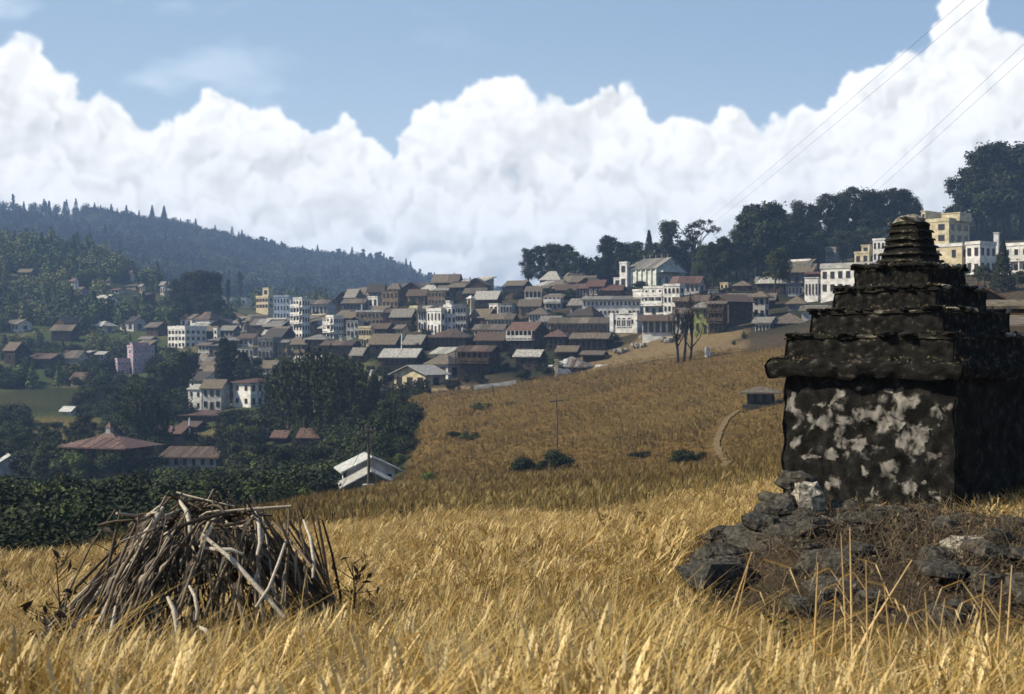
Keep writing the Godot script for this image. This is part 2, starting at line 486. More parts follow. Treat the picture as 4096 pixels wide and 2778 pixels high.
# ---------------------------------------------------------------- buildings
var window_mesh := {}
func window_of(frame: String) -> ArrayMesh:      # unit window in the x-y plane, facing +z: proud frame, dark pane behind a cross bar
	if not window_mesh.has(frame):
		var f := Shape.new()
		var g := Shape.new()
		f.box(Vector3(-0.5, 0.42, 0), Vector3(0.5, 0.5, 0.09)); f.box(Vector3(-0.5, -0.5, 0), Vector3(0.5, -0.43, 0.14))
		f.box(Vector3(-0.5, -0.43, 0), Vector3(-0.41, 0.42, 0.09)); f.box(Vector3(0.41, -0.43, 0), Vector3(0.5, 0.42, 0.09))
		f.box(Vector3(-0.03, -0.43, 0.02), Vector3(0.03, 0.42, 0.06))
		g.box(Vector3(-0.41, -0.43, 0), Vector3(0.41, 0.42, 0.02))
		var m := f.mesh()
		var a := g.mesh().surface_get_arrays(0)
		m.add_surface_from_arrays(Mesh.PRIMITIVE_TRIANGLES, a)
		m.surface_set_material(0, M[frame]); m.surface_set_material(1, M.glass_dark)
		window_mesh[frame] = m
	return window_mesh[frame]

func add_window(parent: Node, frame: String, at: Vector3, turn: float, w: float, h: float, called := "window") -> void:
	var o := MeshInstance3D.new()
	o.name = called
	o.mesh = window_of(frame)
	parent.add_child(o, true)
	o.transform = Transform3D(Basis(Vector3.UP, turn).scaled_local(Vector3(w, h, 1)), at)

func roof_shape(kind: String, w: float, dp: float, y: float, rise: float, over: float) -> Shape:
	var s := Shape.new()
	var X := w / 2 + over; var Z := dp / 2 + over
	var t := 0.14
	var faces := []
	match kind:
		"gable_x":
			faces = [[Vector3(-X, y, Z), Vector3(-X, y + rise, 0), Vector3(X, y + rise, 0), Vector3(X, y, Z)], [Vector3(X, y, -Z), Vector3(X, y + rise, 0), Vector3(-X, y + rise, 0), Vector3(-X, y, -Z)]]
		"gable_z":
			faces = [[Vector3(X, y, Z), Vector3(0, y + rise, Z), Vector3(0, y + rise, -Z), Vector3(X, y, -Z)], [Vector3(-X, y, -Z), Vector3(0, y + rise, -Z), Vector3(0, y + rise, Z), Vector3(-X, y, Z)]]
		"hip":
			var r := maxf(0.02, X - Z * 0.9)
			faces = [[Vector3(-X, y, Z), Vector3(-r, y + rise, 0), Vector3(r, y + rise, 0), Vector3(X, y, Z)], [Vector3(X, y, -Z), Vector3(r, y + rise, 0), Vector3(-r, y + rise, 0), Vector3(-X, y, -Z)],
				[Vector3(X, y, Z), Vector3(r, y + rise, 0), Vector3(r, y + rise, 0), Vector3(X, y, -Z)], [Vector3(-X, y, -Z), Vector3(-r, y + rise, 0), Vector3(-r, y + rise, 0), Vector3(-X, y, Z)]]
		"shed":
			faces = [[Vector3(-X, y, Z), Vector3(-X, y + rise, -Z), Vector3(X, y + rise, -Z), Vector3(X, y, Z)]]
		"shed_left":
			faces = [[Vector3(-X, y, -Z), Vector3(X, y + rise, -Z), Vector3(X, y + rise, Z), Vector3(-X, y, Z)]]
	for f in faces:      # each slope a slab
		var dn := Vector3(0, -t, 0)
		s.quad(f[0], f[1], f[2], f[3])
		s.quad(f[3] + dn, f[2] + dn, f[1] + dn, f[0] + dn)
		for i in 4:
			var a: Vector3 = f[i]; var b: Vector3 = f[(i + 1) % 4]
			if a.distance_to(b) > 0.05: s.quad(a, a + dn, b + dn, b)
	return s

func sheet_tone(rm: String) -> Material:      # sheets of one roof weather differently
	var k := "%s_%d" % [rm, rng.randi() % 4]
	if not M.has(k):
		var m: StandardMaterial3D = M[rm].duplicate()
		var f: float = [0.72, 0.9, 1.12, 1.35][int(k.right(1))]
		var c := m.albedo_color.srgb_to_linear()
		m.albedo_color = Color(c.r * f, c.g * f * [1.0, 1.02, 0.98, 1.03][int(k.right(1))], c.b * f).linear_to_srgb()
		m.resource_name = k
		M[k] = m
	return M[k]

# called, label, u0, base v, front width, side width, wall height (surveyed sizes), turn in degrees (front turned left > 0),
# roof kind, roof rise, storeys, windows across front, windows across side, wall material, roof material, extras
func house(called: String, label: String, u0: float, vb: float, fw: float, sw: float, hp: float, th: float, roof: String, rp: float, st: int, cf: int, cs: int, wm: String, rm: String, ex := {}) -> Node3D:
	var uc := u0 + (fw if th > 0 else (sw if th < 0 else fw / 2))
	var from: float = ex.get("from", maxf(far_of_meadow(uc) + 3.0, 228.0 if uc > 400 else 190.0))
	var d: float = ex.get("d", hit(uc, vb, from))
	var k := d / LENS
	var r := deg_to_rad(absf(th))
	var w := fw * k / maxf(cos(r), 0.3)
	var dp: float = sw * k / sin(r) if absf(th) > 4 else w * ex.get("deep", 0.75)
	dp = maxf(dp, 1.5)
	var h := hp * k
	var near := pt(uc, vb, d)
	var turn := -deg_to_rad(th)
	var off := Vector3(w / 2 * signf(th), 0, dp / 2)
	var at := near - off.rotated(Vector3.UP, turn)
	at.y = near.y
	var o := thing(called, label, ex.get("cat", "house"), at, turn, ex.get("group", ""))
	plots.append([u0, u0 + fw + sw, vb, d, at.x, at.z, Vector2(w, dp).length() / 2, called])
	var s := Shape.new()
	var foot: float = ex.get("foot", 3.0)
	var rise := rp * k
	if ex.has("stilts"):
		foot = -0.25 * h
	s.box(Vector3(-w / 2, -foot, -dp / 2), Vector3(w / 2, h, dp / 2))
	if roof == "gable_x":
		for x in [-w / 2, w / 2]:
			s.tri(Vector3(x, h, dp / 2), Vector3(x, h + rise * 0.97, 0), Vector3(x, h, -dp / 2))
	if roof == "gable_z":
		for z in [-dp / 2, dp / 2]:
			s.tri(Vector3(-w / 2, h, z), Vector3(0, h + rise * 0.97, z), Vector3(w / 2, h, z))
	if roof == "shed":
		for x in [-w / 2, w / 2]:
			s.tri(Vector3(x, h, dp / 2), Vector3(x, h + rise * 0.97, -dp / 2), Vector3(x, h, -dp / 2))
		s.quad(Vector3(-w / 2, h, -dp / 2), Vector3(-w / 2, h + rise * 0.97, -dp / 2), Vector3(w / 2, h + rise * 0.97, -dp / 2), Vector3(w / 2, h, -dp / 2))
	put("wall", s, M[wm], o)
	if ex.has("stilts"):
		for x in [-0.46, -0.15, 0.15, 0.46]:
			for z in [-0.45, 0.45]:
				var q := Shape.new()
				q.box(Vector3(x * w - 0.1, -3, z * dp - 0.1), Vector3(x * w + 0.1, 0.26 * h, z * dp + 0.1))
				put("stilt", q, M.timber, o)
	var over: float = ex.get("over", 0.55)
	if roof == "flat":
		var q := Shape.new()
		var p := maxf(rise, 0.25)
		var b := 0.12
		q.box(Vector3(-w / 2 - b, h, -dp / 2 - b), Vector3(w / 2 + b, h + 0.18, dp / 2 + b))
		if p > 0.3:
			for x in [-1, 1]:
				q.box(Vector3(x * w / 2 - 0.1, h + 0.18, -dp / 2 - 0.08), Vector3(x * w / 2 + 0.1, h + p, dp / 2 + 0.08))
				q.box(Vector3(-w / 2 + 0.1, h + 0.18, x * dp / 2 - 0.1), Vector3(w / 2 - 0.1, h + p, x * dp / 2 + 0.1))
		put("parapet", q, M[rm], o)
	else:
		var slope := put("roof", roof_shape(roof, w, dp, h - over * 0.15, rise, over), M[rm], o)
		if not ex.has("sheets") and roof in ["gable_x", "hip", "shed"] and w > 6.0 and rm in ["tin", "rust", "brown_tin", "pale_tin", "pink_tile", "thatch"]:
			ex["sheets"] = int(w / rng.randf_range(1.1, 1.9))
		if ex.has("sheets"):      # roof sheets of differing age, laid side by side on the front slope
			var n: int = ex.sheets
			var sl := Vector3(0, rise, -(dp / 2 + over))
			if roof == "shed": sl = Vector3(0, rise, -(dp + 2 * over))
			for i in n:
				if rng.randf() < 0.12: continue
				var q := Shape.new()
				var lw := (w + 2 * over) / n
				var x0 := -w / 2 - over + lw * (i + 0.5)
				var nn := Vector3(0, -sl.z, rise).normalized()
				var short := 1.0
				if roof == "hip": short = clampf((w / 2 + over - absf(x0)) / (dp / 2 + over), 0.15, 1.0)
				q.block(Vector3(x0, h - over * 0.15, dp / 2 + over) + sl * short * 0.5 + nn * 0.03, Vector3(lw * 0.48, 0, 0), sl * short * 0.48, nn * 0.025)
				put("roof_sheet", q, M[["rust", "pale_tin", "brown_tin", "white_tin", "tin"][rng.randi() % 5]] if ex.get("patchy", false) else sheet_tone(rm), o)
	var frame: String = ex.get("frame", "frame_white" if wm in ["brick", "yellow", "green", "pink"] else "frame_brown")
	# windows, storey by storey
	if st > 0:
		var sh := h / st
		for f in st:
			if ex.has("skip") and f in ex.skip: continue
			var wy := sh * (f + 0.52)
			if cf > 0:
				var ww: float = minf(w / cf * ex.get("wide", 0.5), 1.6)
				var wh: float = minf(sh * ex.get("tall", 0.52), 2.0)
				for i in cf:
					if f == 0 and i == cf / 2 and not ex.get("no_door", false) and st > 1:
						add_window(o, "frame_brown", Vector3(w * ((i + 0.5) / cf - 0.5), sh * 0.36, dp / 2), 0, ww * 1.05, sh * 0.7, "door")
						continue
					add_window(o, frame, Vector3(w * ((i + 0.5) / cf - 0.5), wy, dp / 2 + 0.002), 0, ww, wh)
			if cs > 0 and absf(th) > 4:
				var sgn := signf(th)
				var ww2: float = minf(dp / cs * 0.45, 1.5)
				for i in cs:
					add_window(o, frame, Vector3(sgn * (w / 2 + 0.002), wy, dp * ((i + 0.5) / cs - 0.5)), sgn * PI / 2, ww2, minf(sh * 0.5, 1.9))
		if ex.has("balcony"):      # a slab, rail and posts along the front of these floors
			for f in ex.balcony:
				var q := Shape.new()
				var y: float = sh * f
				q.box(Vector3(-w / 2 - 0.1, y - 0.09, dp / 2), Vector3(w / 2 + 0.1, y + 0.09, dp / 2 + 1.1))
				var b := put("balcony", q, M[ex.get("rail", wm)], o)
				var e := Shape.new()
				e.box(Vector3(-w / 2 - 0.1, y + 0.32, dp / 2 + 1.0), Vector3(w / 2 + 0.1, y + 0.95, dp / 2 + 1.1))
				put("railing", e, M[ex.get("rail", wm)], b)
				for i in maxi(cf, 2) + 1:
					var c := Shape.new()
					var x := w * (float(i) / maxi(cf, 2) - 0.5)
					c.box(Vector3(x - 0.09, y + 0.09, dp / 2 + 1.0 - 0.18), Vector3(x + 0.09, y + sh - 0.09, dp / 2 + 1.0 - 0.01))
					put("post", c, M[ex.get("rail", wm)], b)
	if ex.has("chimney"):
		var q := Shape.new()
		q.box(Vector3(-0.35, h + rise * 0.6, -0.35), Vector3(0.35, h + rise + 1.0, 0.35))
		q.box(Vector3(-0.45, h + rise + 1.0, -0.45), Vector3(0.45, h + rise + 1.15, 0.45))
		put("chimney", q, M[ex.chimney], o)
	if ex.has("tower"):      # [left edge, width, height] as shares of the front, on the roof
		for t in ex.tower:
			var q := Shape.new()
			var x0: float = -w / 2 + t[0] * w; var x1: float = x0 + t[1] * w
			q.box(Vector3(x0, h + 0.18, -dp * 0.38), Vector3(x1, h + t[2] * h, dp * t[3]))
			q.box(Vector3(x0 - 0.15, h + t[2] * h, -dp * 0.38 - 0.15), Vector3(x1 + 0.15, h + t[2] * h + 0.2, dp * t[3] + 0.15))
			var b := put("roof_room", q, M[wm], o)
			if t[2] > 0.3:
				add_window(b, frame, Vector3((x0 + x1) / 2, h + t[2] * h * 0.55, dp * t[3] + 0.002), 0, (x1 - x0) * 0.5, t[2] * h * 0.45)
	if ex.has("plinth"):
		var q := Shape.new()
		q.box(Vector3(-w / 2 - 0.4, -4, -dp / 2), Vector3(w / 2 + 0.4, 0.05, dp / 2 + 0.7))
		put("plinth", q, M[ex.plinth], o)
	return o

# ---------------------------------------------------------------- trees and plants
var proto := {}

func leaf(s: Shape, p: Vector3, out: Vector3, size: float, col: Color, long := 1.0) -> void:
	# a small folded leaf spray: two triangles meeting along a bent midrib
	var a := Vector3(rng.randf_range(-1, 1), rng.randf_range(-1, 1), rng.randf_range(-1, 1))
	var n := (out + a * 0.75).normalized()
	var t := n.cross(Vector3(rng.randf_range(-1, 1), rng.randf_range(-1, 1), rng.randf_range(-1, 1))).normalized()
	var b := n.cross(t)
	var f := col.lerp(col * 0.62, rng.randf())
	f.a = 1.0
	s.tint = f
	t *= size * long * rng.randf_range(0.7, 1.25)
	b *= size * rng.randf_range(0.45, 0.8)
	s.tri(p - t, p + b + n * size * 0.2, p + t)
	s.tri(p - t, p + t, p - b + n * size * 0.2)

func crown_lobes(s: Shape, lobes: Array, count: int, size: float, col: Color, flat := 0.8) -> void:
	var total := 0.0
	for l in lobes: total += l[1] * l[1]
	for l in lobes:
		var n := int(count * l[1] * l[1] / total)
		var hue := col * rng.randf_range(0.75, 1.3)
		hue.g *= rng.randf_range(0.94, 1.08)
		for i in n:
			var q := Vector3(rng.randfn(), rng.randfn(), rng.randfn()).normalized()
			if q.y < -0.35 and rng.randf() < 0.6: q.y = -q.y
			var rad: float = l[1] * pow(rng.randf(), 0.42) * (1.08 + 0.75 * lumps.get_noise_3d(q.x * 75 + l[0].x * 40, q.y * 75 + l[0].y * 40, q.z * 75)) * (1.3 if rng.randf() < 0.1 else 1.0)
			var p: Vector3 = l[0] + Vector3(q.x, q.y * flat, q.z) * rad
			leaf(s, p, q, size, hue)

func limbs(s: Shape, base: Vector3, height: float, r: float, tips: Array, lean := 0.3) -> void:
	var top := base + Vector3(rng.randf_range(-lean, lean), height, rng.randf_range(-lean, lean))
	var mid := base.lerp(top, 0.5) + Vector3(rng.randf_range(-lean, lean), 0, rng.randf_range(-lean, lean)) * 0.5
	s.tube([base - Vector3(0, 0.6, 0), base + Vector3(0, height * 0.04, 0), mid, top], [r * 1.5, r, r * 0.75, r * 0.45], 7)
	for t in tips:
		var st := mid.lerp(top, rng.randf_range(0.0, 0.95))
		var m: Vector3 = st.lerp(t, 0.55) + Vector3(0, 0.12 * height * rng.randf(), 0)
		s.tube([st, m, t], [r * 0.4, r * 0.27, r * 0.08], 5)

func keep(key: String, o: Node3D) -> void:
	remove_child(o)
	proto[key] = o

func make_trees() -> void:
	# spreading broadleaf, two forms, about 10 m
	for k in 3:
		var o := Node3D.new(); add_child(o)
		var lobes := []; var tips := []
		for i in 13 + k * 2:
			var a := TAU * i / 9.0 + rng.randf()
			var y := rng.randf_range(4.0, 9.0)
			var rr := 2.9 * sqrt(maxf(0.05, 1.0 - pow((y - 5.8) / 4.0, 2))) * rng.randf_range(0.5, 1.0)
			var p := Vector3(cos(a) * rr, y, sin(a) * rr)
			lobes.append([p, rng.randf_range(0.9, 1.65)])
			tips.append(p)
		var t := Shape.new()
		limbs(t, Vector3.ZERO, 7.0, 0.28, tips)
		var s := Shape.new()
		crown_lobes(s, lobes, 4600, 0.23, [Color(0.045, 0.056, 0.019), Color(0.031, 0.042, 0.017), Color(0.062, 0.074, 0.023)][k])
		put("trunk", t, M.bark, o); put("crown", s, M.leaf, o)
		keep("broad%d" % k, o)
	# tall tree, long stems with clumps near the top, about 20 m
	for k in 3:
		var o := Node3D.new(); add_child(o)
		var lobes := []; var tips := []
		for i in 24:
			var y := lerpf(5.5, 18.2, pow((i + rng.randf()) / 24.0, 0.85))
			var a := i * 2.4 + rng.randf()
			var rr := rng.randf_range(0.3, [2.9, 4.2, 2.2][k]) * (1.0 if y < 13 else 0.75) * (0.7 if y < 8 else 1.0)
			var p := Vector3(cos(a) * rr, y, sin(a) * rr)
			lobes.append([p, rng.randf_range(1.0, 2.1)])
			tips.append(p)
		var t := Shape.new()
		limbs(t, Vector3.ZERO, 17.0, 0.36, tips, 0.6)
		var s := Shape.new()
		crown_lobes(s, lobes, 6500, 0.31, [Color(0.028, 0.033, 0.017), Color(0.022, 0.028, 0.014), Color(0.034, 0.037, 0.019)][k], 0.75)
		put("trunk", t, M.bark, o); put("crown", s, M.leaf, o)
		keep("tall%d" % k, o)
	# airy tree with visible branches, about 18 m
	var air := Node3D.new(); add_child(air)
	var al := []; var at := []
	for i in 26:
		var a := TAU * i / 26.0 * 3
		var y := rng.randf_range(9, 17.5)
		var rr := rng.randf_range(1.5, 5.8) * (1.2 if y > 13 else 0.9)
		al.append([Vector3(cos(a) * rr, y, sin(a) * rr), rng.randf_range(0.8, 1.5)])
		at.append(al[-1][0])
	var aw := Shape.new(); limbs(aw, Vector3.ZERO, 13, 0.4, at, 0.5)
	var ac := Shape.new(); crown_lobes(ac, al, 2100, 0.3, Color(0.045, 0.045, 0.024), 0.7)
	put("trunk", aw, M.bark, air); put("crown", ac, M.leaf, air)
	keep("airy", air)
	# conifer, about 16 m; and a slim column
	for k in 2:
		var o := Node3D.new(); add_child(o)
		var s := Shape.new(); var t := Shape.new()
		t.tube([Vector3(0, -0.6, 0), Vector3(0, 8, 0), Vector3(0, 15.8, 0)], [0.3, 0.2, 0.03], 6)
		for i in 2600:
			var f := pow(rng.randf(), 0.75)
			var y := lerpf(1.8, 16.2, 1 - f) if k == 0 else lerpf(1.0, 16.0, rng.randf())
			var rad: float = (0.25 + 3.4 * (16.2 - y) / 14.4) if k == 0 else 1.25 * sqrt(maxf(0.03, sin(PI * clampf(y / 16.4, 0, 1))))
			var a := rng.randf() * TAU
			rad *= (0.55 + 0.45 * sqrt(rng.randf())) * (0.78 + 0.34 * absf(sin(y * 2.1 + sin(a * 3.0))))
			var q := Vector3(cos(a), 0.25, sin(a))
			leaf(s, Vector3(cos(a) * rad, y - (rad * 0.3 if k == 0 else 0.0), sin(a) * rad), q, 0.3, Color(0.020, 0.027, 0.014), 1.3)
		put("trunk", t, M.bark, o); put("crown", s, M.leaf, o)
		keep("conifer" if k == 0 else "column", o)
	# drooping tree, strands of hanging leaves, about 12 m
	for k in 2:
		var o := Node3D.new(); add_child(o)
		var s := Shape.new(); var t := Shape.new()
		var tips := []
		for i in 34:
			var a := TAU * i / 34.0 * 5 + rng.randf()
			var rr := rng.randf_range(0.6, 4.3)
			tips.append(Vector3(cos(a) * rr, rng.randf_range(6.5, 11.6) - rr * 0.42, sin(a) * rr))
		limbs(t, Vector3.ZERO, 8.5, 0.34, tips, 0.6)
		for p in tips:
			var hue := Color(0.033, 0.043, 0.014) * rng.randf_range(0.7, 1.35)
			for j in 8:
				var e: Vector3 = p + Vector3(rng.randfn(), rng.randfn() * 0.5, rng.randfn()) * 0.75
				var long := rng.randf_range(1.2, 3.8)
				for q in 15:
					var f := q / 15.0
					var c := e + Vector3(sin(f * 3 + j) * 0.18 + rng.randfn() * 0.09, -f * long + 0.3, cos(f * 2 + j) * 0.18 + rng.randfn() * 0.09)
					leaf(s, c, Vector3(rng.randfn(), 0.2, rng.randfn()).normalized(), 0.2, hue, 1.5)
		put("trunk", t, M.bark, o); put("crown", s, M.leaf, o)
		keep("droop%d" % k, o)
	# bushes, about 2.6 m
	for k in 4:
		var o := Node3D.new(); add_child(o)
		var lobes := []; var tips := []
		for i in 9:
			var a := rng.randf() * TAU
			var rr := rng.randf_range(0.2, 1.35)
			lobes.append([Vector3(cos(a) * rr, rng.randf_range(0.5, 1.9) - rr * 0.25, sin(a) * rr), rng.randf_range(0.4, 0.85)])
			tips.append(lobes[-1][0])
		var t := Shape.new(); limbs(t, Vector3.ZERO, 1.2, 0.06, tips, 0.2)
		var s := Shape.new()
		crown_lobes(s, lobes, 2400, 0.105, [Color(0.03, 0.041, 0.015), Color(0.05, 0.064, 0.02), Color(0.023, 0.032, 0.013), Color(0.09, 0.115, 0.03)][k], 0.85)
		put("stem", t, M.bark, o); put("foliage", s, M.leaf, o)
		keep("bush%d" % k, o)
	# bare tree, forked stems rising steeply, about 12 m
	var bare := Node3D.new(); add_child(bare)
	var bt := Shape.new()
	for k in 3:
		var b := Vector3([-0.5, 0.45, 1.6][k], 0, [0.0, 0.2, -0.3][k])
		var q := b + Vector3([-0.5, 0.25, 0.35][k], [5.0, 6.0, 5.0][k], 0.3)
		bt.tube([b - Vector3(0, 0.5, 0), b + Vector3(0, 0.1, 0), b.lerp(q, 0.5) + Vector3(0.12, 0, 0), q], [0.36, 0.27, 0.2, 0.16], 7)
		for j in 9:
			var st := b.lerp(q, rng.randf_range(0.45, 1.0))
			var e := st + Vector3(rng.randf_range(-1.9, 1.9), rng.randf_range(3.0, 6.3), rng.randf_range(-1.4, 1.4))
			bt.tube([st, st.lerp(e, 0.5) + Vector3(0.2 * (e.x - st.x), -0.3, 0), e], [0.13, 0.085, 0.03], 5)
			for l in 6:
				var s2 := st.lerp(e, rng.randf_range(0.4, 0.95))
				bt.tube([s2, s2 + Vector3(rng.randf_range(-0.9, 0.9), rng.randf_range(0.8, 2.2), rng.randf_range(-0.7, 0.7))], [0.06, 0.025], 4)
	put("trunk", bt, M.bark, bare)
	keep("bare", bare)
	# spiky rosette plant, about 3 m
	var sp := Node3D.new(); add_child(sp)
	var ss := Shape.new()
	for i in 40:
		var a := rng.randf() * TAU
		var el := rng.randf_range(0.3, 1.5)
		var dr := Vector3(cos(a) * cos(el), sin(el), sin(a) * cos(el))
		var sd := dr.cross(Vector3.UP).normalized() * 0.09
		var ll := rng.randf_range(1.2, 2.6)
		ss.tint = Color(0.05, 0.07, 0.03) * rng.randf_range(0.6, 1.2)
		var m1 := dr * ll * 0.5 + Vector3(0, 0.3, 0); var m2 := dr * ll + Vector3(0, -0.15, 0)
		ss.quad(-sd * 0.7, m1 - sd, m1 + sd, sd * 0.7)
		ss.tri(m1 - sd, m2, m1 + sd)
	put("leaves", ss, M.leaf, sp)
	keep("spiky", sp)

func plant(key: String, called: String, label: String, u: float, vb: float, high: float, wide := 1.0, group := "", ex := {}) -> Node3D:
	# high: surveyed height; the copy is scaled to it
	var d: float = ex.get("d", hit(u, vb, ex.get("from", far_of_meadow(u) + 2.0)))
	var g := ground_at(u, d)
	var own: float = {"b": 9.6, "t": 19.6, "a": 18.0, "c": 16.2, "d": 11.6}.get(key[0], 10.0)
	if key.begins_with("bush"): own = 2.6
	if key == "bare": own = 11.8
	if key == "spiky": own = 2.6
	var k := high * d / LENS / own
	return copy_of(proto[key], called, label, group, g - Vector3(0, 0.1, 0), rng.randf() * TAU, Vector3(k * wide, k, k * wide), ex.get("cat", "tree"))

func town() -> void:
	# --- upper right: buildings above and beside the shrine
	house("white_building", "long white two-storey building with grey roof band just beside the shrine", 829, 293, 47, 14, 26, 38, "flat", 5.5, 2, 7, 2, "white", "off_white", {"frame": "frame_brown", "wide": 0.5, "cat": "building"})
	house("grey_block", "plain grey flat-topped block behind the long white two-storey building", 827, 268, 9, 6, 19, 35, "flat", 2.5, 2, 1, 0, "grey", "tin", {"cat": "building"})
	house("cream_house", "small cream house with stepped parapet above the long white building", 857, 264, 12, 8, 11, 40, "flat", 2, 1, 2, 1, "cream", "cream", {"tower": [[0.45, 0.55, 0.7, 0.4]]})
	house("white_house", "small white flat-roofed house half hidden behind the shrine's spire", 875, 262, 10, 7, 22, 38, "flat", 2, 2, 3, 1, "white", "white", {})
	house("blue_house", "dull whitewashed house with flat roof under the ridge trees behind the spire", 864, 255, 7, 6, 17, 35, "flat", 1.5, 2, 2, 1, "off_white", "grey")
	house("yellow_building", "large cream-yellow building with roof rooms, highest on the ridge", 926, 254, 23, 30, 33, 46, "flat", 3.5, 3, 2, 3, "cream", "cream", {"frame": "frame_brown", "tower": [[0.55, 0.6, 0.26, 0.2], [0.02, 0.14, 0.36, 0.42]], "skip": [0], "cat": "building", "no_door": true})
	house("yellow_wing", "lower cream-yellow wing with a square stair tower, showing behind the spire", 892, 250, 34, 6, 26, 24, "flat", 3.0, 3, 4, 1, "cream", "cream", {"frame": "frame_brown", "tower": [[0.3, 0.28, 0.28, 0.3], [0.72, 0.12, 0.4, 0.4]], "cat": "building"})
	house("cream_villa", "cream-white two-storey house with thin red band, below the large yellow building", 937, 275, 25, 13, 29, 44, "flat", 3.4, 2, 2, 2, "cream", "white", {"wide": 0.22, "frame": "frame_brown"})
	house("white_villa", "white flat-roofed house with porch side near the picture's edge", 970, 274, 10, 22, 30, 52, "flat", 3.2, 2, 2, 3, "white", "white", {})
	house("white_tower_house", "tall white house with balconies cut by the picture's edge", 1010, 292, 20, 16, 47, 42, "flat", 3, 3, 3, 2, "white", "white", {"balcony": [1, 2]})
	house("water_tank", "white water tank on legs above the white flat-roofed houses", 994.5, 262, 4, 2, 29, 30, "flat", 1, 0, 0, 0, "white", "white", {"cat": "tank", "d": 300.0})
	house("dark_shed", "big dark gabled shed just behind the shrine's right shoulder", 955, 330, 52, 12, 28, 14, "gable_z", 20, 0, 0, 0, "brown_wood", "pink_tile", {"d": 95.0, "cat": "shed"})
	house("boarded_hut", "brown boarded hut standing right behind the shrine", 972, 474, 66, 12, 150, 12, "shed", 14, 0, 0, 0, "brown_wood", "brown_tin", {"d": 20.0, "cat": "hut", "over": 0.15})
	house("timber_shelter", "low timber shelter with ragged brown roof at the picture's edge", 986, 338, 46, 8, 34, 12, "gable_x", 7, 1, 3, 0, "brown_wood", "thatch", {"d": 60.0, "stilts": true, "cat": "shed"})
	house("red_topped_house", "narrow white house with dark red roof room and tall windows", 806, 301, 12, 6, 23, 28, "flat", 1.5, 1, 4, 1, "white", "off_white", {"wide": 0.4, "tall": 0.6, "no_door": true})
	house("red_roof_room", "dark red tin room standing on the narrow white house", 808.5, 278.4, 11, 4, 5.5, 28, "gable_x", 2, 0, 0, 0, "red", "red", {"d": 268.0, "foot": 0.2})
	house("small_white_house", "small low white house under dark trees by the narrow white house", 789, 296, 10, 5, 11, 25, "gable_x", 3, 1, 3, 1, "white", "brown_tin")
	house("white_cottage", "tiny white cottage beneath the ridge trees with pale balcony", 779, 294, 8, 4, 8, 25, "flat", 2, 1, 2, 0, "white", "white")
	house("thatched_hut", "round-shouldered grey thatched hut beside the hip-roofed house", 789, 309, 15, 6, 6, 20, "hip", 8, 0, 0, 0, "grey", "thatch", {"cat": "hut"})
	house("tan_roof_shed", "tan sloping shed roof running behind the shrine's upper step", 803, 316, 24, 8, 6, 15, "shed", 6, 0, 0, 0, "off_white", "thatch", {"cat": "shed"})
	house("hip_house", "dark-walled house with broad brown hip roof and verandah near the shrine", 776, 336, 26, 9, 14, 16, "hip", 11, 1, 4, 1, "brown_wood", "brown_tin", {"over": 1.1})
	house("porch_house", "white boarded porch with small gable beside the brown hip roof", 756.5, 335, 13, 9, 13, 30, "gable_x", 6, 1, 4, 2, "white", "tin", {"frame": "frame_brown", "wide": 0.6})
	house("low_shack", "low ruinous shack with sagging thatch at the top of the meadow", 742, 351, 30, 9, 7, 14, "gable_x", 4, 0, 0, 0, "dark_wood", "thatch", {"cat": "shack"})
	house("patched_shack", "tumbledown shack of boards and pale sheets beside the shrine's step", 770, 352, 28, 8, 9, 10, "gable_x", 3.5, 1, 3, 0, "brown_wood", "brown_tin", {"cat": "shack", "sheets": 5, "patchy": true})
	# --- right of centre
	house("tower_house", "pale grey square tower house with tan hip roof, two windows to a floor", 754, 318, 11, 6, 22, 28, "hip", 6, 2, 2, 1, "off_white", "thatch", {"over": 0.8})
	house("dark_long_house", "long house with dark side wall and sloping rust roof beside the tower house", 714, 328, 15, 26, 27, 58, "gable_z", 8, 0, 0, 0, "brown_wood", "rust", {})
	house("balcony_house", "brown timber house front with open balconies beside the pale green house", 709, 333, 15, 6, 30, 20, "gable_x", 3, 3, 4, 0, "brown_wood", "brown_tin", {"balcony": [1, 2], "rail": "brown_wood"})
	house("green_house", "pale green two-storey house on stilts with grey hip roof", 694.5, 334, 14, 5, 27, 22, "hip", 6, 2, 2, 1, "green", "tin", {"frame": "frame_brown", "wide": 0.28})
	house("grey_cottage", "grey-white cottage with tan roof between bare tree and pale green house", 676, 332, 18, 6, 19, 18, "gable_x", 6, 1, 4, 0, "off_white", "brown_tin")
	house("arched_house", "dark house with white arched verandah and long rust roof by the bare tree", 643, 335, 30, 8, 15, 14, "gable_x", 6.5, 1, 5, 0, "white", "rust", {"wide": 0.7, "tall": 0.7, "over": 1.0})
	pediment_house()
	house("long_white_school", "long white two-storey building with a row of many small windows", 583, 317, 57, 10, 18, 10, "gable_x", 4.5, 2, 14, 1, "white", "tin", {"wide": 0.42, "tall": 0.42, "cat": "building"})
	house("white_flats", "bright white three-storey flats with banded balconies below the big hall", 645, 314, 19, 7, 26, 36, "flat", 2.2, 3, 3, 1, "white", "white", {"balcony": [1, 2], "cat": "building"})
	house("white_stair_block", "narrow bright white block at the end of the banded flats", 633.5, 315, 9, 5, 24, 40, "flat", 2, 3, 1, 1, "white", "white", {"skip": [2], "cat": "building"})
	house("white_window_block", "white block with paired round-topped windows beside the banded flats", 664.5, 313, 15, 6, 27, 33, "flat", 2.5, 3, 4, 1, "white", "white", {"cat": "building"})
	house("red_roof_villa", "white-walled house with long rust-red roof just below the big hall", 673, 293, 26, 9, 10, 22, "gable_x", 8, 1, 6, 1, "off_white", "pink_tile")
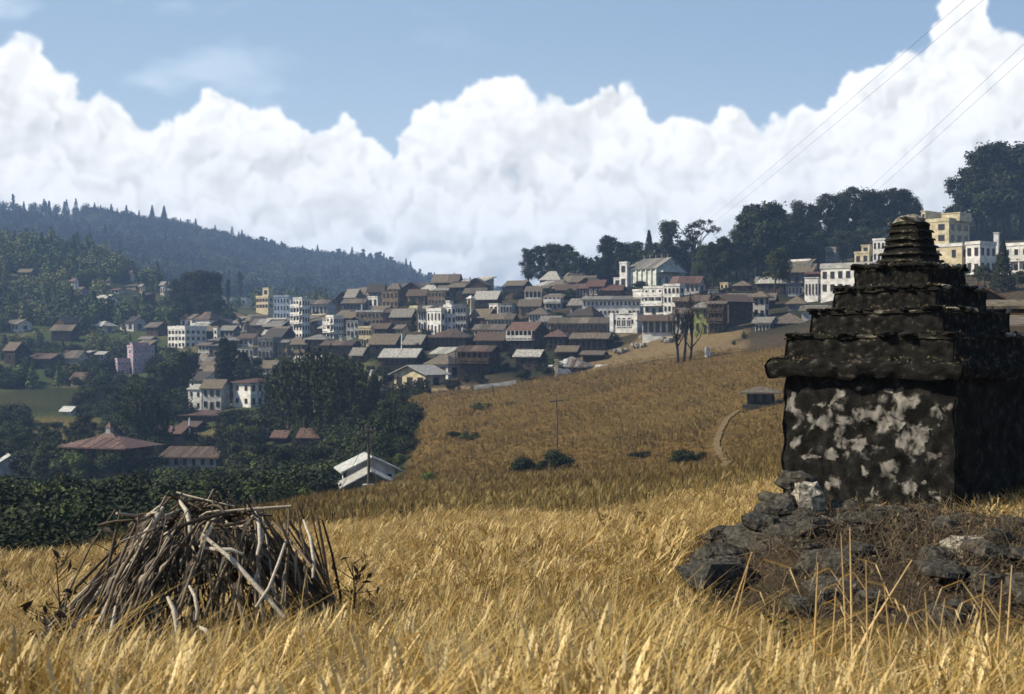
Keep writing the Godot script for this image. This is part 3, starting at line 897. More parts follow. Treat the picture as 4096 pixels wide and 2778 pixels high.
	house("rust_roof_row", "row house with low orange-rust roof behind the bare tree", 676, 308, 30, 9, 7, 16, "gable_x", 7, 1, 6, 0, "tan", "rust")
	house("grey_low_block", "low grey block with flat roof beside the rust-roofed row", 708.5, 300, 10, 4, 10, 20, "flat", 1, 1, 2, 0, "grey", "tin")
	house("cream_box_house", "tiny cream box-shaped house under the ridge trees", 721, 290, 7, 4, 7, 38, "flat", 1, 1, 2, 1, "cream", "cream")
	house("thatch_red_hut", "hut with grey thatch and dark red wall under the ridge trees", 735, 291, 14, 5, 6, 20, "hip", 5, 0, 0, 0, "brick", "thatch", {"cat": "hut"})
	hall()
	house("brick_house", "dull red brick house with pale window frames left of the big hall", 575, 299, 13, 4, 11, 18, "gable_x", 5, 1, 4, 0, "brick", "pink_tile")
	house("brick_gable_house", "red brick house with steep red roof beside the hall's white wing", 589, 298, 14, 5, 12, 22, "gable_x", 7, 1, 3, 0, "brick", "red")
	house("dark_red_roof_house", "low house with dark red roof directly below the hall's white wing", 604, 296, 17, 6, 6, 15, "gable_x", 6, 0, 0, 0, "brick", "red")
	# --- centre
	house("dark_block", "dull brown square block rising on the skyline of the town", 427, 305, 18, 11, 14, 30, "flat", 1, 2, 5, 2, "ruin", "dark_roof", {"cat": "building"})
	house("brown_roof_house", "house with wide grey-brown roof on the skyline next to the dark block", 464, 299, 20, 5, 6, 16, "gable_x", 6, 1, 4, 0, "dark_wood", "brown_tin")
	house("pale_gable_house", "dark house with pale whitish gable roof high in the town", 475, 309, 21, 6, 10, 18, "gable_x", 9, 1, 4, 0, "dark_wood", "pale_tin")
	house("white_box", "bright white box-like house front below the pale gable roof", 489, 315, 9, 4, 11, 38, "flat", 1, 1, 2, 0, "white", "white")
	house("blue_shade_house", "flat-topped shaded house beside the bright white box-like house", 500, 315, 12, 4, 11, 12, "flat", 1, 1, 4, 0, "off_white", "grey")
	house("skyline_house", "house with broad tan roof standing highest on the middle skyline", 505, 293, 18, 8, 8, 25, "gable_x", 5.5, 1, 4, 0, "dark_wood", "thatch")
	house("verandah_house", "house with grey-brown roof and pale verandah below the big dark tree clump", 526, 301, 20, 5, 10, 15, "gable_x", 6, 1, 5, 0, "brown_wood", "brown_tin", {"balcony": [0], "rail": "off_white"})
	house("white_balcony_house", "white house with projecting balcony under a small tan roof", 545, 309, 16, 4, 12, 16, "shed", 4, 2, 4, 0, "off_white", "thatch", {"balcony": [1], "rail": "white"})
	house("pale_tower", "narrow pale cream tower house with a pointed white top", 467, 322, 4, 3, 24, 36, "hip", 3, 3, 1, 0, "cream", "white", {"over": 0.2})
	house("white_hotel", "tall bright white building with tall windows at the centre of town", 426, 334, 15, 4, 23, 40, "flat", 3, 2, 4, 1, "white", "white", {"tall": 0.6, "wide": 0.3, "cat": "building"})
	house("white_hotel_wing", "slim bright white wing with domed roof room beside the tall white building", 443.5, 333, 8, 4, 26, 40, "flat", 2.5, 3, 2, 1, "white", "white", {"tower": [[0.2, 0.5, 0.22, 0.4]], "cat": "building"})
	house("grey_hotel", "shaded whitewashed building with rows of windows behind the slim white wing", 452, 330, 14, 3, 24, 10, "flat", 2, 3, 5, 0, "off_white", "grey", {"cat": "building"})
	house("cream_tower", "cream tower house with notched top at the edge of the bright white buildings", 409.5, 330, 8, 4, 22, 32, "flat", 2.5, 3, 2, 1, "cream", "cream")
	house("striped_house", "dark and white house with three tall white bays next to the cream tower", 418, 331, 8, 3, 20, 20, "gable_x", 3, 2, 3, 0, "white", "dark_roof", {"wide": 0.55, "tall": 0.7})
	house("ridge_roof_house", "house with tan roof and dark gable turned to the valley, mid town", 471, 327, 16, 10, 10, 34, "gable_x", 9, 1, 3, 0, "brown_wood", "thatch", {})
	house("cream_window_house", "pale-walled house under a long tan roof in mid town", 487, 328, 25, 5, 9, 14, "gable_x", 6, 1, 7, 0, "off_white", "thatch")
	house("low_white_house", "low house with bright white wall below a flat grey-brown roof", 474, 336, 28, 6, 6.5, 12, "gable_x", 6, 1, 7, 0, "white", "brown_tin")
	house("white_front_house", "small white-fronted house under a grey tent-like roof", 529, 322, 18, 5, 8, 15, "hip", 7, 1, 6, 0, "white", "brown_tin")
	house("grey_roof_house", "white house with plain grey roof beside the tent-like roof", 541, 330, 17, 5, 9, 14, "gable_x", 6, 1, 5, 0, "off_white", "tin")
	house("black_gable_house", "tall house with reddish roof and black gable wall at the town's centre", 509, 350, 25, 12, 20, 32, "gable_x", 9, 2, 6, 0, "brown_wood", "pink_tile", {"balcony": [1], "rail": "off_white"})
	house("long_roof_house", "very long low house with tan roof and pale wall", 550, 334, 56, 8, 11, 10, "gable_x", 6.5, 1, 14, 0, "off_white", "thatch", {"balcony": [0], "rail": "brown_wood"})
	house("red_hip_house", "dark house with small red-brown hip roof below the long tan roof", 547, 350, 18, 5, 14, 15, "hip", 7, 1, 4, 0, "dark_wood", "pink_tile")
	house("long_dark_house", "dark timber house with long tan roof beside the rubble slope", 572, 351, 34, 8, 13, 12, "gable_x", 6, 1, 6, 0, "dark_wood", "thatch")
	house("wide_brown_house", "dark house under a very wide brown roof below the bright white buildings", 428, 347, 38, 8, 10, 12, "hip", 9, 1, 8, 0, "dark_wood", "rust")
	house("brown_shaded_house", "grey-brown house with rust-brown roof in the lower town", 476, 353, 26, 7, 13, 14, "gable_x", 9, 2, 6, 0, "brown_wood", "rust")
	house("pale_slope_house", "dark house with pale sloping gable roof by the white flag pole", 404, 353, 16, 8, 9, 26, "gable_x", 10, 1, 2, 0, "dark_wood", "tin")
	house("lower_barn", "two-storey dark timber house on posts with straight reddish-brown roof", 457, 375, 33, 9, 24, 18, "gable_x", 6, 2, 6, 1, "dark_wood", "rust", {"balcony": [1], "rail": "brown_wood"})
	house("light_roof_barn", "dark timber barn with light grey roof at the foot of the town", 516, 369, 22, 7, 13, 18, "gable_x", 7, 1, 3, 0, "brown_wood", "pale_tin")
	house("lower_long_roof", "dark house with long straight light grey roof above the trees", 380, 366, 35, 8, 9, 14, "gable_x", 9, 1, 6, 0, "dark_wood", "pale_tin")
	house("patched_hip_house", "cottage with patched grey and white hip roof at the meadow's upper edge", 554, 376, 29, 8, 10, 15, "hip", 10, 1, 5, 1, "tan", "tin", {"sheets": 9, "patchy": true, "over": 0.8})
	house("small_tan_roof_house", "small dark house with tan roof above the patched hip roof", 558, 358, 17, 5, 7, 16, "gable_x", 6, 0, 0, 0, "dark_wood", "thatch")
	house("lean_to_shed", "small lean-to shed with pale slanting roof at the meadow's top edge", 597, 375, 11, 6, 5, 35, "gable_x", 6, 0, 0, 0, "dark_wood", "pale_tin", {"cat": "shed"})
	house("dark_step_house", "dark house with sagging roof behind the lean-to shed", 583, 361, 18, 6, 7, 14, "gable_x", 4, 0, 0, 0, "dark_wood", "brown_tin")
	house("rubble_house", "dark low house with tan roof below the white pedimented house", 588, 348, 22, 6, 9, 12, "gable_x", 5, 0, 0, 0, "dark_wood", "thatch")
	# --- left of centre
	house("cream_modern_house", "cream flat-roofed house with dark window bands and a roof room", 254, 315, 14, 5, 18, 38, "flat", 1.5, 3, 4, 1, "cream", "cream", {"wide": 0.75, "tower": [[0.5, 0.5, 0.5, 0.4]], "skip": [0]})
	house("blue_building", "light blue three-storey building next to the cream flat-roofed house", 273, 319, 16, 3, 22, 12, "flat", 2, 3, 5, 0, "pale_blue", "pale_blue", {"wide": 0.35, "cat": "building"})
	house("white_tower_block", "tall narrow white block of many floors with dark side wall", 291, 340, 11, 7, 41, 50, "flat", 2, 5, 3, 3, "white", "off_white", {"balcony": [2, 3, 4], "cat": "building"})
	house("dark_hill_house", "house with brown roof and shaded wall behind the tall narrow white block", 303, 316, 24, 6, 12, 15, "gable_x", 5, 1, 6, 0, "off_white", "brown_tin")
	house("balcony_white_house", "bright white house with stacked round balconies and grey side", 324.5, 340, 9, 9, 23, 52, "flat", 2, 3, 2, 4, "white", "white", {"balcony": [1, 2]})
	house("cream_gallery_house", "cream house with open gallery of small pillars above the grey roofs", 358, 346, 13, 3, 18, 26, "flat", 2, 2, 5, 0, "cream", "cream", {"wide": 0.6})
	house("ruin_block", "unfinished brown block with empty windows and broken top on the skyline", 381, 308, 17, 8, 17, 34, "flat", 0.6, 2, 4, 2, "ruin", "ruin", {"tower": [[0, 0.12, 0.12, 0.4], [0.3, 0.1, 0.1, 0.4], [0.55, 0.12, 0.09, 0.4]], "cat": "building"})
	house("white_sign_house", "small white house with two dark windows beside the unfinished brown block", 367.5, 308, 10, 3, 11, 36, "flat", 1, 1, 2, 0, "white", "white", {"no_door": true})
	house("grey_roof_row", "low grey row of roofs on the skyline left of the small white house", 342, 311, 22, 4, 8, 12, "gable_x", 5, 1, 6, 0, "grey", "brown_tin")
	house("grey_cream_row", "grey and cream row house below the unfinished brown block", 355, 325, 28, 5, 13, 14, "flat", 2, 2, 7, 0, "tan", "off_white")
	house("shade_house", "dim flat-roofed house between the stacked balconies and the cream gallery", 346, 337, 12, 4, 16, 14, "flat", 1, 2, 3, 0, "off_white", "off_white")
	house("yellow_porch_house", "small yellow-lit house front beside the cream tower", 395, 338, 8, 5, 10, 40, "gable_x", 4, 1, 3, 0, "cream", "brown_tin", {"wide": 0.7})
	house("gable_thatch_house", "house with broad tan gable roof behind the long light grey roof", 369, 353, 25, 8, 9, 18, "gable_x", 11, 1, 3, 0, "dark_wood", "thatch")
	house("grey_flat_roof_house", "dark house with flat grey-green roof under the tall narrow white block", 304, 351, 22, 5, 12, 14, "hip", 5, 1, 4, 0, "dark_wood", "tin")
	house("brown_eave_house", "dark house with long thin brown roof and one white chimney stack", 321, 357, 30, 6, 12, 12, "gable_x", 5, 1, 6, 0, "brown_wood", "rust", {"chimney": "off_white"})
	house("tin_slope_house", "house with steep grey slope roof below the cream gallery", 351, 360, 11, 5, 5, 28, "gable_x", 8, 0, 0, 0, "dark_wood", "tin")
	house("grey_block_house", "grey two-storey house with dark upper windows in the lower left town", 257, 359, 16, 5, 20, 16, "flat", 2, 2, 4, 1, "grey", "tin")
	house("tan_wall_house", "tan-walled house with ragged roof beside the grey two-storey house", 277, 357, 10, 3, 15, 18, "shed", 3, 2, 2, 0, "tan", "tin")
	house("tan_roof_corner_house", "tan house with bushy roof edge and white wall behind the tree tops", 291, 358, 15, 5, 14, 20, "gable_x", 5, 2, 3, 0, "tan", "thatch")
	house("pale_roof_cottage", "cottage with wide pale straw roof above the house with red roof", 255, 374, 18, 7, 6, 22, "gable_x", 8, 0, 0, 0, "off_white", "thatch")
	house("red_eave_house", "white two-storey house with thin red roof and dark verandah wing", 228.5, 408, 22, 26, 26, 46, "hip", 4, 2, 2, 5, "white", "red", {"wide": 0.3, "tall": 0.36, "over": 0.7, "no_door": true})
	house("white_corner_house", "white house with small white pyramid cap beside tall dark trees", 186.5, 411, 15, 4, 22, 24, "hip", 5, 2, 2, 0, "white", "pale_tin", {"wide": 0.28, "tall": 0.4, "over": 0.3, "no_door": true})
	house("straw_roof_house", "white house with straw-coloured roof joined to the pyramid-capped house", 201, 410, 20, 5, 22, 16, "gable_x", 9, 2, 3, 0, "off_white", "thatch")
	house("tree_gable_house", "brown gable roof with a white finial deep among the trees", 359, 390, 17, 6, 6, 25, "gable_x", 8, 0, 0, 0, "dark_wood", "brown_tin", {"chimney": "white"})
	house("terrace_house", "long low house with thin tan roof line below the white houses", 180, 421, 46, 6, 6, 6, "shed", 2.5, 1, 8, 0, "brown_wood", "pink_tile")
	house("brown_pair_house", "house with dull pink-brown tin roof behind the big yellow house", 154, 444, 26, 7, 11, 14, "gable_x", 7, 1, 4, 0, "brown_wood", "pink_tile")
	house("upper_brown_house", "small house with brown roof behind the dull pink-brown one", 180, 433, 16, 5, 7, 14, "gable_x", 5, 1, 2, 0, "brown_wood", "rust")
	house("tent_roof_house", "low house with pinkish pyramid roof and one sunlit white slope", 163, 455, 20, 7, 7, 25, "hip", 11, 0, 0, 0, "off_white", "pink_tile")
	house("striped_roof_house", "long white house with striped rust roof among the shrubs", 161, 467, 55, 8, 10, 8, "gable_x", 9, 1, 6, 0, "off_white", "rust", {"sheets": 18, "tall": 0.7, "wide": 0.4, "over": 0.7})
	yellow_house()
	house("hidden_red_roof", "dull red roof almost hidden in the trees above the near white shed", 299, 445, 18, 5, 8, 14, "gable_x", 9, 0, 0, 0, "dark_wood", "pink_tile")
	house("hidden_small_roof", "small dull red roof half hidden beside the drooping trees", 273, 444, 12, 4, 7, 16, "gable_x", 7, 0, 0, 0, "dark_wood", "pink_tile")
	house("near_shed", "grey gabled shed with pale roof at the edge of the dry meadow", 336, 500, 52, 9, 13, -9, "gable_z", 16.5, 0, 0, 0, "tan", "pale_tin", {"d": 118.0, "over": 0.45, "cat": "shed"})
	house("near_house", "white house with weathered white roof behind the grey gabled shed", 337, 492, 46, 11, 22, -14, "gable_z", 15, 1, 4, 1, "white", "white_tin", {"d": 124.0, "over": 0.7, "wide": 0.4})
	house("edge_roof_house", "white sloping roof at the far left edge above dark shrubs", -16, 476, 28, 10, 9, -24, "gable_z", 12, 0, 0, 0, "off_white", "white_tin", {"cat": "house"})
	house("white_balcony_villa", "white house with two rows of balconies and grey side on the left hillside", 163, 348, 22, 17, 19, 42, "flat", 3.2, 3, 5, 4, "white", "white", {"wide": 0.6, "tower": [[0.4, 0.2, 0.16, 0.4]]})
	house("pink_building", "mauve-pink building rising in steps on the left hillside", 124, 374, 9, 18, 27, 52, "flat", 2, 3, 1, 5, "pink", "pink", {"cat": "building", "tower": [[0.1, 0.4, 0.14, 0.4]]})
	house("pink_wing", "lower mauve-pink wing with bright end wall beside the stepped pink building", 112.5, 375, 5, 14, 15, 62, "flat", 2, 2, 1, 4, "pink", "pink", {"cat": "building"})
	house("valley_cottage", "cottage with brown roof and white wall above the green terraces", 69, 387, 19, 6, 8, 20, "gable_x", 7, 1, 3, 0, "off_white", "rust")
	house("grey_barn", "brown-grey roofed barn in the trees on the left hillside", 58, 364, 20, 5, 6, 15, "gable_x", 8, 0, 0, 0, "off_white", "brown_tin", {"cat": "barn"})
	house("terrace_shed", "small pale-roofed shed next to the grey-roofed barn", 82, 356, 8, 3, 4, 20, "shed", 2, 0, 0, 0, "tan", "pale_tin", {"cat": "shed"})
	house("blue_cottage", "small blue-white cottage with pale roof below the hillside villa", 95, 360, 9, 4, 6, 25, "gable_x", 3, 1, 2, 0, "pale_blue", "pale_tin")
	house("field_shed", "small shed with bright white roof beside the green terraces", 60, 416, 11, 4, 5, 30, "gable_x", 5, 0, 0, 0, "off_white", "white_tin", {"cat": "shed"})
	house("field_hut", "little white hut at the corner of the stubble field", 106, 417, 5, 3, 6, 30, "hip", 3, 0, 0, 0, "white", "white_tin", {"cat": "hut"})
	house("hillside_cottage", "low cottage with pale roof above the mauve-pink building", 138, 344, 12, 4, 5, 16, "gable_x", 3, 0, 0, 0, "tan", "tin")
	house("small_white_tower", "small white tower house at the left end of the town", 213, 341, 4, 2, 12, 36, "flat", 1, 2, 1, 0, "white", "white")
	house("slant_roof_house", "house with pale blue-grey slanting roof beside the small white tower house", 219, 337, 14, 5, 7, 26, "gable_x", 5, 1, 3, 0, "grey", "tin")
	house("flat_grey_house", "wide low house with flat grey roof at the left end of the town", 207, 348, 32, 6, 8, 12, "shed", 3, 1, 6, 0, "tan", "tin")
	house("ochre_wall_house", "ochre-walled house below the wide flat grey roof", 212, 357, 11, 4, 12, 22, "shed", 2, 2, 2, 0, "ruin", "tin")
	house("white_clutter_house", "white-washed house with clutter of small roofs at the left town edge", 197, 358, 12, 4, 13, 24, "gable_x", 3, 2, 3, 0, "off_white", "brown_tin")
	house("reddish_left_house", "house with faded red-brown roof at the left of town, above the tall dark trees", 238, 346, 15, 5, 8, 18, "gable_x", 5, 1, 3, 0, "off_white", "rust")
	house("shadow_house", "shaded flat-roofed house beneath the faded red-brown roof", 236, 357, 17, 4, 9, 14, "flat", 1, 1, 4, 0, "off_white", "tin")
	house("roadside_wall_house", "long low whitish house beside the hill road", 222, 305, 24, 4, 6, 10, "flat", 1, 1, 5, 0, "off_white", "off_white")
	# --- hamlet on the left hillside and the lone house on the far hill
	var ham := [["white hamlet house in a cluster on the wooded hillside", 68, 291, 6, 9, "white", 36], ["pinkish hamlet house in the wooded hillside cluster", 73, 297, 8, 7, "pink", 30], ["lowest white hamlet house of the hillside cluster", 72, 302, 5, 5, "white", 36],
		["lone white hut on the wooded hillside far left", 26, 305, 4, 4, "white", 40], ["tiny whitish hut above the hillside trees", 106, 285, 3, 4, "off_white", 40], ["pale low hamlet house in a hillside clearing", 110, 294, 8, 4, "off_white", 30],
		["narrow cream house front on the hillside beside the round-topped wood", 128, 282, 3, 8, "cream", 45], ["cream house front with dark neighbour on the wooded hillside", 137, 279, 4, 7, "cream", 45], ["cream house end below the paired cream fronts", 138, 294, 4, 7, "cream", 45],
		["tall pale house front left of the big dark trees", 159, 296, 5, 10, "off_white", 42], ["grey-pink house in the clearing left of the dark trees", 166, 292, 9, 8, "pink", 10], ["faint grey roof row on the hillside above the villa", 124, 291, 12, 5, "brick", 12], ["small grey hamlet roof beside the lone white hut", 40, 299, 6, 4, "grey", 20]]
	for a in ham:
		house("hamlet_house", a[0], a[1], a[2], a[3] * 1.05, a[3] * 0.5, a[4] * 1.1, maxf(a[6], 30), "gable_x", a[4] * 0.4, 1, 2, 0, a[5], ["tin", "brown_tin", "pink_tile"][int(a[1]) % 3], {"group": "houses of the hillside hamlet"})
	house("far_hill_house", "pale blue-white house alone on the far blue hill", 92, 241, 14, 3, 5, 12, "gable_x", 2, 1, 4, 0, "white", "white_tin", {"from": 800.0})

func pediment_house() -> void:
	var o := house("pediment_house", "white house front with small pediment and three arched windows", 611.5, 333, 26, 6, 19, 30, "flat", 1.2, 1, 0, 0, "white", "white", {"plinth": "tan"})
	var d := hit(637.5, 333, 228.0)
	var k := d / LENS
	var w := 26 * k / cos(deg_to_rad(30)); var dp := 6 * k / sin(deg_to_rad(30)); var h := 19 * k
	var z := dp / 2
	for x in [-0.44, 0.44]:
		var q := Shape.new()
		q.box(Vector3(x * w - 0.4, -0.5, z), Vector3(x * w + 0.4, h + 0.3, z + 0.25))
		put("pilaster", q, M.white, o)
	var p := Shape.new()
	p.block(Vector3(0, h + 0.35, z + 0.02), Vector3(1.0, 0, 0), Vector3(0, 0.3, 0), Vector3(0, 0, 0.15))
	p.tri(Vector3(-0.8, h + 0.65, z + 0.17), Vector3(0, h + 1.15, z + 0.17), Vector3(0.8, h + 0.65, z + 0.17))
	p.tri(Vector3(0.8, h + 0.65, z - 0.13), Vector3(0, h + 1.15, z - 0.13), Vector3(-0.8, h + 0.65, z - 0.13))
	put("pediment", p, M.white, o)
	for i in 3:
		var x := (i - 1) * w * 0.19
		add_window(o, "frame_white", Vector3(x, h * 0.52, z + 0.01), 0, w * 0.155, h * 0.4, "arched_window")
		var a := Shape.new()
		for j in 8:
			var t0 := PI * j / 8; var t1 := PI * (j + 1) / 8
			a.tri(Vector3(x, h * 0.7, z + 0.04), Vector3(x + cos(t1) * w * 0.07, h * 0.7 + sin(t1) * w * 0.07, z + 0.04), Vector3(x + cos(t0) * w * 0.07, h * 0.7 + sin(t0) * w * 0.07, z + 0.04))
		put("arch_pane", a, M.glass_dark, o)
	for x in [-0.33, 0.33]:
		add_window(o, "frame_brown", Vector3(x * w, h * 0.6, z + 0.01), 0, w * 0.06, h * 0.22)

func hall() -> void:
	var o := house("big_hall", "big pale green-white hall with ribbed side wall and grey gabled roof", 629.5, 288, 27, 32, 20, 47, "gable_x", 12, 0, 0, 0, "hall_white", "tin", {"over": 0.5, "cat": "hall"})
	var d := hit(656.5, 288, 228.0)
	var k := d / LENS
	var w := 27 * k / cos(deg_to_rad(47)); var dp := 32 * k / sin(deg_to_rad(47)); var h := 20 * k
	for i in 7:
		var q := Shape.new()
		var x := w * (i / 6.0 - 0.5)
		q.box(Vector3(x - 0.17, -1, dp / 2), Vector3(x + 0.17, h - 0.1, dp / 2 + 0.35))
		put("rib", q, M.hall_white, o)
	var c := Shape.new()
	c.block(Vector3(w / 2 + 0.9, h * 0.82, 0.4), Vector3(1.0, 0.12, 0), Vector3(-0.02, 0.16, 0), Vector3(0, 0, dp * 0.42))
	put("canopy", c, M.hall_white, o)
	for i in 4:
		add_window(o, "frame_white", Vector3(w / 2 + 0.01, h * 0.4, dp * (i / 4.0 - 0.35)), PI / 2, dp * 0.14, h * 0.45)
	for i in 5:
		var q := Shape.new()
		var x := w * (i / 5.0 - 0.4)
		q.tube([Vector3(x, h + 12 * k - 0.3, 0), Vector3(x, h + 12 * k + 0.9, 0)], [0.12, 0.12], 6)
		put("vent_pipe", q, M.pink, o)
	house("hall_tower", "square white stair tower standing at the corner of the big hall", 620, 287, 7, 3, 24, 40, "flat", 1.5, 2, 1, 0, "white", "white", {"cat": "building"})
	house("hall_wing", "low white wing in front of the big hall's stair tower", 614, 287, 7, 3, 9, 38, "flat", 1, 1, 1, 0, "white", "white", {"cat": "building"})

func yellow_house() -> void:
	var o := house("yellow_house", "big ochre-yellow two-storey house with red tin roof and cupola", 57, 478, 66, 18, 31, 20, "hip", 10, 2, 5, 2, "yellow", "pink_tile", {"wide": 0.36, "tall": 0.52, "over": 1.2, "frame": "frame_brown", "sheets": 16, "no_door": true})
	var d := hit(123, 478, 190.0)
	var k := d / LENS
	var h := 31 * k; var rise := 10 * k
	var q := Shape.new()
	q.box(Vector3(-0.42, h + rise * 0.8, -0.42), Vector3(0.42, h + rise + 1.1, 0.42))
	var c := put("cupola", q, M.off_white, o)
	var r := Shape.new()
	for i in 4:
		var a := TAU * i / 4 + PI / 4; var b := a + TAU / 4
		r.tri(Vector3(cos(a) * 0.75, h + rise + 1.1, sin(a) * 0.75), Vector3(cos(b) * 0.75, h + rise + 1.1, sin(b) * 0.75), Vector3(0, h + rise + 2.0, 0))
	put("cupola_roof", r, M.pink_tile, c)
	# the raised middle of the roof, a steep pyramid over the centre
	var p := Shape.new()
	var w := 66 * k / cos(deg_to_rad(20))
	var b4 := [Vector3(-w * 0.24, h + rise * 0.38, w * 0.12), Vector3(w * 0.24, h + rise * 0.38, w * 0.12), Vector3(w * 0.24, h + rise * 0.38, -w * 0.12), Vector3(-w * 0.24, h + rise * 0.38, -w * 0.12)]
	for i in 4:
		p.tri(b4[i], Vector3(0, h + rise * 1.55, 0), b4[(i + 1) % 4])
	put("roof_lantern", p, M.pink_tile, o)

func poles_and_walls() -> void:
	# white flag poles in the town
	for a in [["tall white flag pole rising from the lower town's trees", 341, 356, 20], ["white flag pole standing beside the pale sloping gable roof", 401.5, 351, 17], ["short white flag pole by the tan-walled house", 275, 352, 13], ["white mast on the skyline behind the grey row of roofs", 353.5, 308, 15],
		["thin white mast above the grey and cream row house", 361.5, 314, 10], ["short white pole in front of the very wide brown roof", 462, 336, 9], ["white pole in front of the dull pink-brown tin roof", 189, 440, 22], ["thin dark mast rising beside the narrow white house", 807.5, 285, 28]]:
		var d := hit(a[1], a[2], maxf(far_of_meadow(a[1]) + 3, 190.0))
		var k := d / LENS
		var o := thing("flag_pole", a[0], "pole", ground_at(a[1], d), 0, "poles in the town")
		var s := Shape.new()
		s.tube([Vector3(0, -0.5, 0), Vector3(0.03, a[3] * k * 0.5, 0), Vector3(0.05, a[3] * k, 0)], [0.13, 0.12, 0.09], 6)
		put("shaft", s, M.white_pole if a[0].begins_with("thin dark") == false else M.timber, o)
		var f := Shape.new()
		f.tint = Color.WHITE
		var hh: float = a[3] * k
		for i in 6:
			f.quad(Vector3(0.1, hh * (0.3 + i * 0.1), 0), Vector3(0.1, hh * (0.4 + i * 0.1), 0), Vector3(0.28 + 0.06 * sin(i * 2.0), hh * (0.4 + i * 0.1), 0.1 * sin(i)), Vector3(0.26 + 0.06 * sin(i * 2.0 - 2.0), hh * (0.3 + i * 0.1), 0.1 * sin(i - 1)))
		put("flag", f, M.white_pole, o)
	# utility poles on the meadow
	for a in [["tall wooden utility pole with cross arms beside the near shed", 368.5, 109.0, 427, true], ["utility pole standing alone in the middle of the dry meadow", 557, 118.0, 398, false], ["thin utility pole at the far edge of the dry meadow", 493, 190.0, 385, false]]:
		var g := ground_at(a[1], a[2])
		var top := pt(a[1] - 0.5, a[3], a[2]).y - g.y
		var o := thing("utility_pole", a[0], "pole", g, 0, "utility poles on the meadow")
		var s := Shape.new()
		var r := 0.13 if a[4] else 0.075
		s.tube([Vector3(0, -0.5, 0), Vector3(0.02, top * 0.5, 0), Vector3(-0.04, top, 0)], [r, r * 0.85, r * 0.6], 7)
		put("shaft", s, M.pale_bark, o)
		for j in 2 if a[4] else 1:
			var c := Shape.new()
			c.block(Vector3(0, top - 0.25 - j * 0.5, 0.1), Vector3(0.6, 0.05, 0.05), Vector3(0, 0.05, 0), Vector3(0, 0, 0.05))
			var arm := put("cross_arm", c, M.pale_bark, o)
			for x in [-0.5, -0.2, 0.2, 0.5]:
				var i := Shape.new()
				i.tube([Vector3(x, top - 0.2 - j * 0.5, 0.1), Vector3(x, top - 0.02 - j * 0.5, 0.1)], [0.045, 0.03], 5)
				put("insulator", i, M.grey, arm)
		if a[4]:
			for x in [-2.2, 0.9]:
				var c := Shape.new()
				c.tube([Vector3(0, top * 0.85, 0), Vector3(x, -0.3, 1.0)], [0.02, 0.02], 4)
				put("guy_wire", c, M.pale_bark, o)
			var b := Shape.new()
			b.box(Vector3(-0.45, -0.4, -0.35), Vector3(0.45, 0.25, 0.35))
			put("footing", b, M.off_white, o)
	# sagging overhead wires, high on the right
	for a in [["upper of the overhead wires crossing the sky at the upper right", pt(640, 262, 380), pt(990, -22, 30)], ["second overhead wire just below the upper one in the sky", pt(646, 262, 380), pt(1000, -14, 30)], ["lower overhead wire against the clouds at the upper right", pt(770, 262, 380), pt(1060, 10, 30)], ["lowest overhead wire against the clouds at the upper right", pt(776, 262, 380), pt(1064, 22, 30)]]:
		var s := Shape.new()
		var p := []; var r := []
		for i in 17:
			var t := i / 16.0
			p.append((a[1] as Vector3).lerp(a[2], t) - Vector3(0, 1.5 * (1 - pow(2 * t - 1, 2)), 0)); r.append(0.0038)
		s.tube(p, r, 4)
		var o := put("overhead_wire", s, M.slate, self)
		tag(o, a[0], "wire", "overhead wires")
	# low walls, hedge, tarp, posts
	for a in [["low white roadside wall along the meadow's far edge", 474, 390, 516, 388, 0.7, "off_white"], ["short low tan bank wall above the white roadside wall", 430, 392, 470, 389, 0.5, "tan"]]:
		var p0 := ground_at(a[1], hit(a[1], a[2], 222.0)); var p1 := ground_at(a[3], hit(a[3], a[4], 222.0))
		var o := thing("low_wall", a[0], "wall", p0)
		var s := Shape.new()
		for i in 8:
			var q0 := p0.lerp(p1, i / 8.0); var q1 := p0.lerp(p1, (i + 1) / 8.0)
			q0.y = H(q0.x, q0.z); q1.y = H(q1.x, q1.z)
			var m := (q0 + q1) / 2 - p0
			s.block(m + Vector3(0, a[5] * 0.3, 0), (q1 - q0) / 2, Vector3(0, a[5] * 0.7, 0), Vector3(0, 0, 0.2))
		put("masonry", s, M[a[6]], o)
	var tp := ground_at(564, hit(564, 384, 222.0))
	var tarp := thing("white_tarp", "white cloth sheet hung below the patched hip roof cottage", "tarp", tp)
	var ts := Shape.new()
	for i in 6:
		for j in 3:
			var f := func(x: float, y: float): return Vector3((x - 0.5) * 2.6 - 0.4 * y, 0.2 + y * 1.2 * (1 - 0.35 * x) + 0.08 * sin(x * 9), 0.15 * sin(x * 14 + y * 4))
			ts.quad(f.call(i / 6.0, j / 3.0), f.call(i / 6.0, (j + 1) / 3.0), f.call((i + 1) / 6.0, (j + 1) / 3.0), f.call((i + 1) / 6.0, j / 3.0))
	put("sheet", ts, M.white, tarp)
	for x in [-1.75, 1.3]:
		var q := Shape.new(); q.tube([Vector3(x, -0.3, 0), Vector3(x, 1.6, 0)], [0.06, 0.05], 5)
		put("post", q, M.timber, tarp)
	var gp := ground_at(556.5, hit(556.5, 386, 222.0))
	var gate := thing("stone_post", "tan square stone post at the meadow's upper edge", "post", gp)
	var gs := Shape.new(); gs.box(Vector3(-0.25, -0.4, -0.25), Vector3(0.25, 2.6, 0.25)); gs.box(Vector3(-0.33, 2.6, -0.33), Vector3(0.33, 2.8, 0.33))
	put("shaft", gs, M.cream, gate)
	var wp := ground_at(707, hit(707, 357, 190.0))
	var ws := thing("white_tank", "small white upright tank at the top of the meadow", "tank", wp)
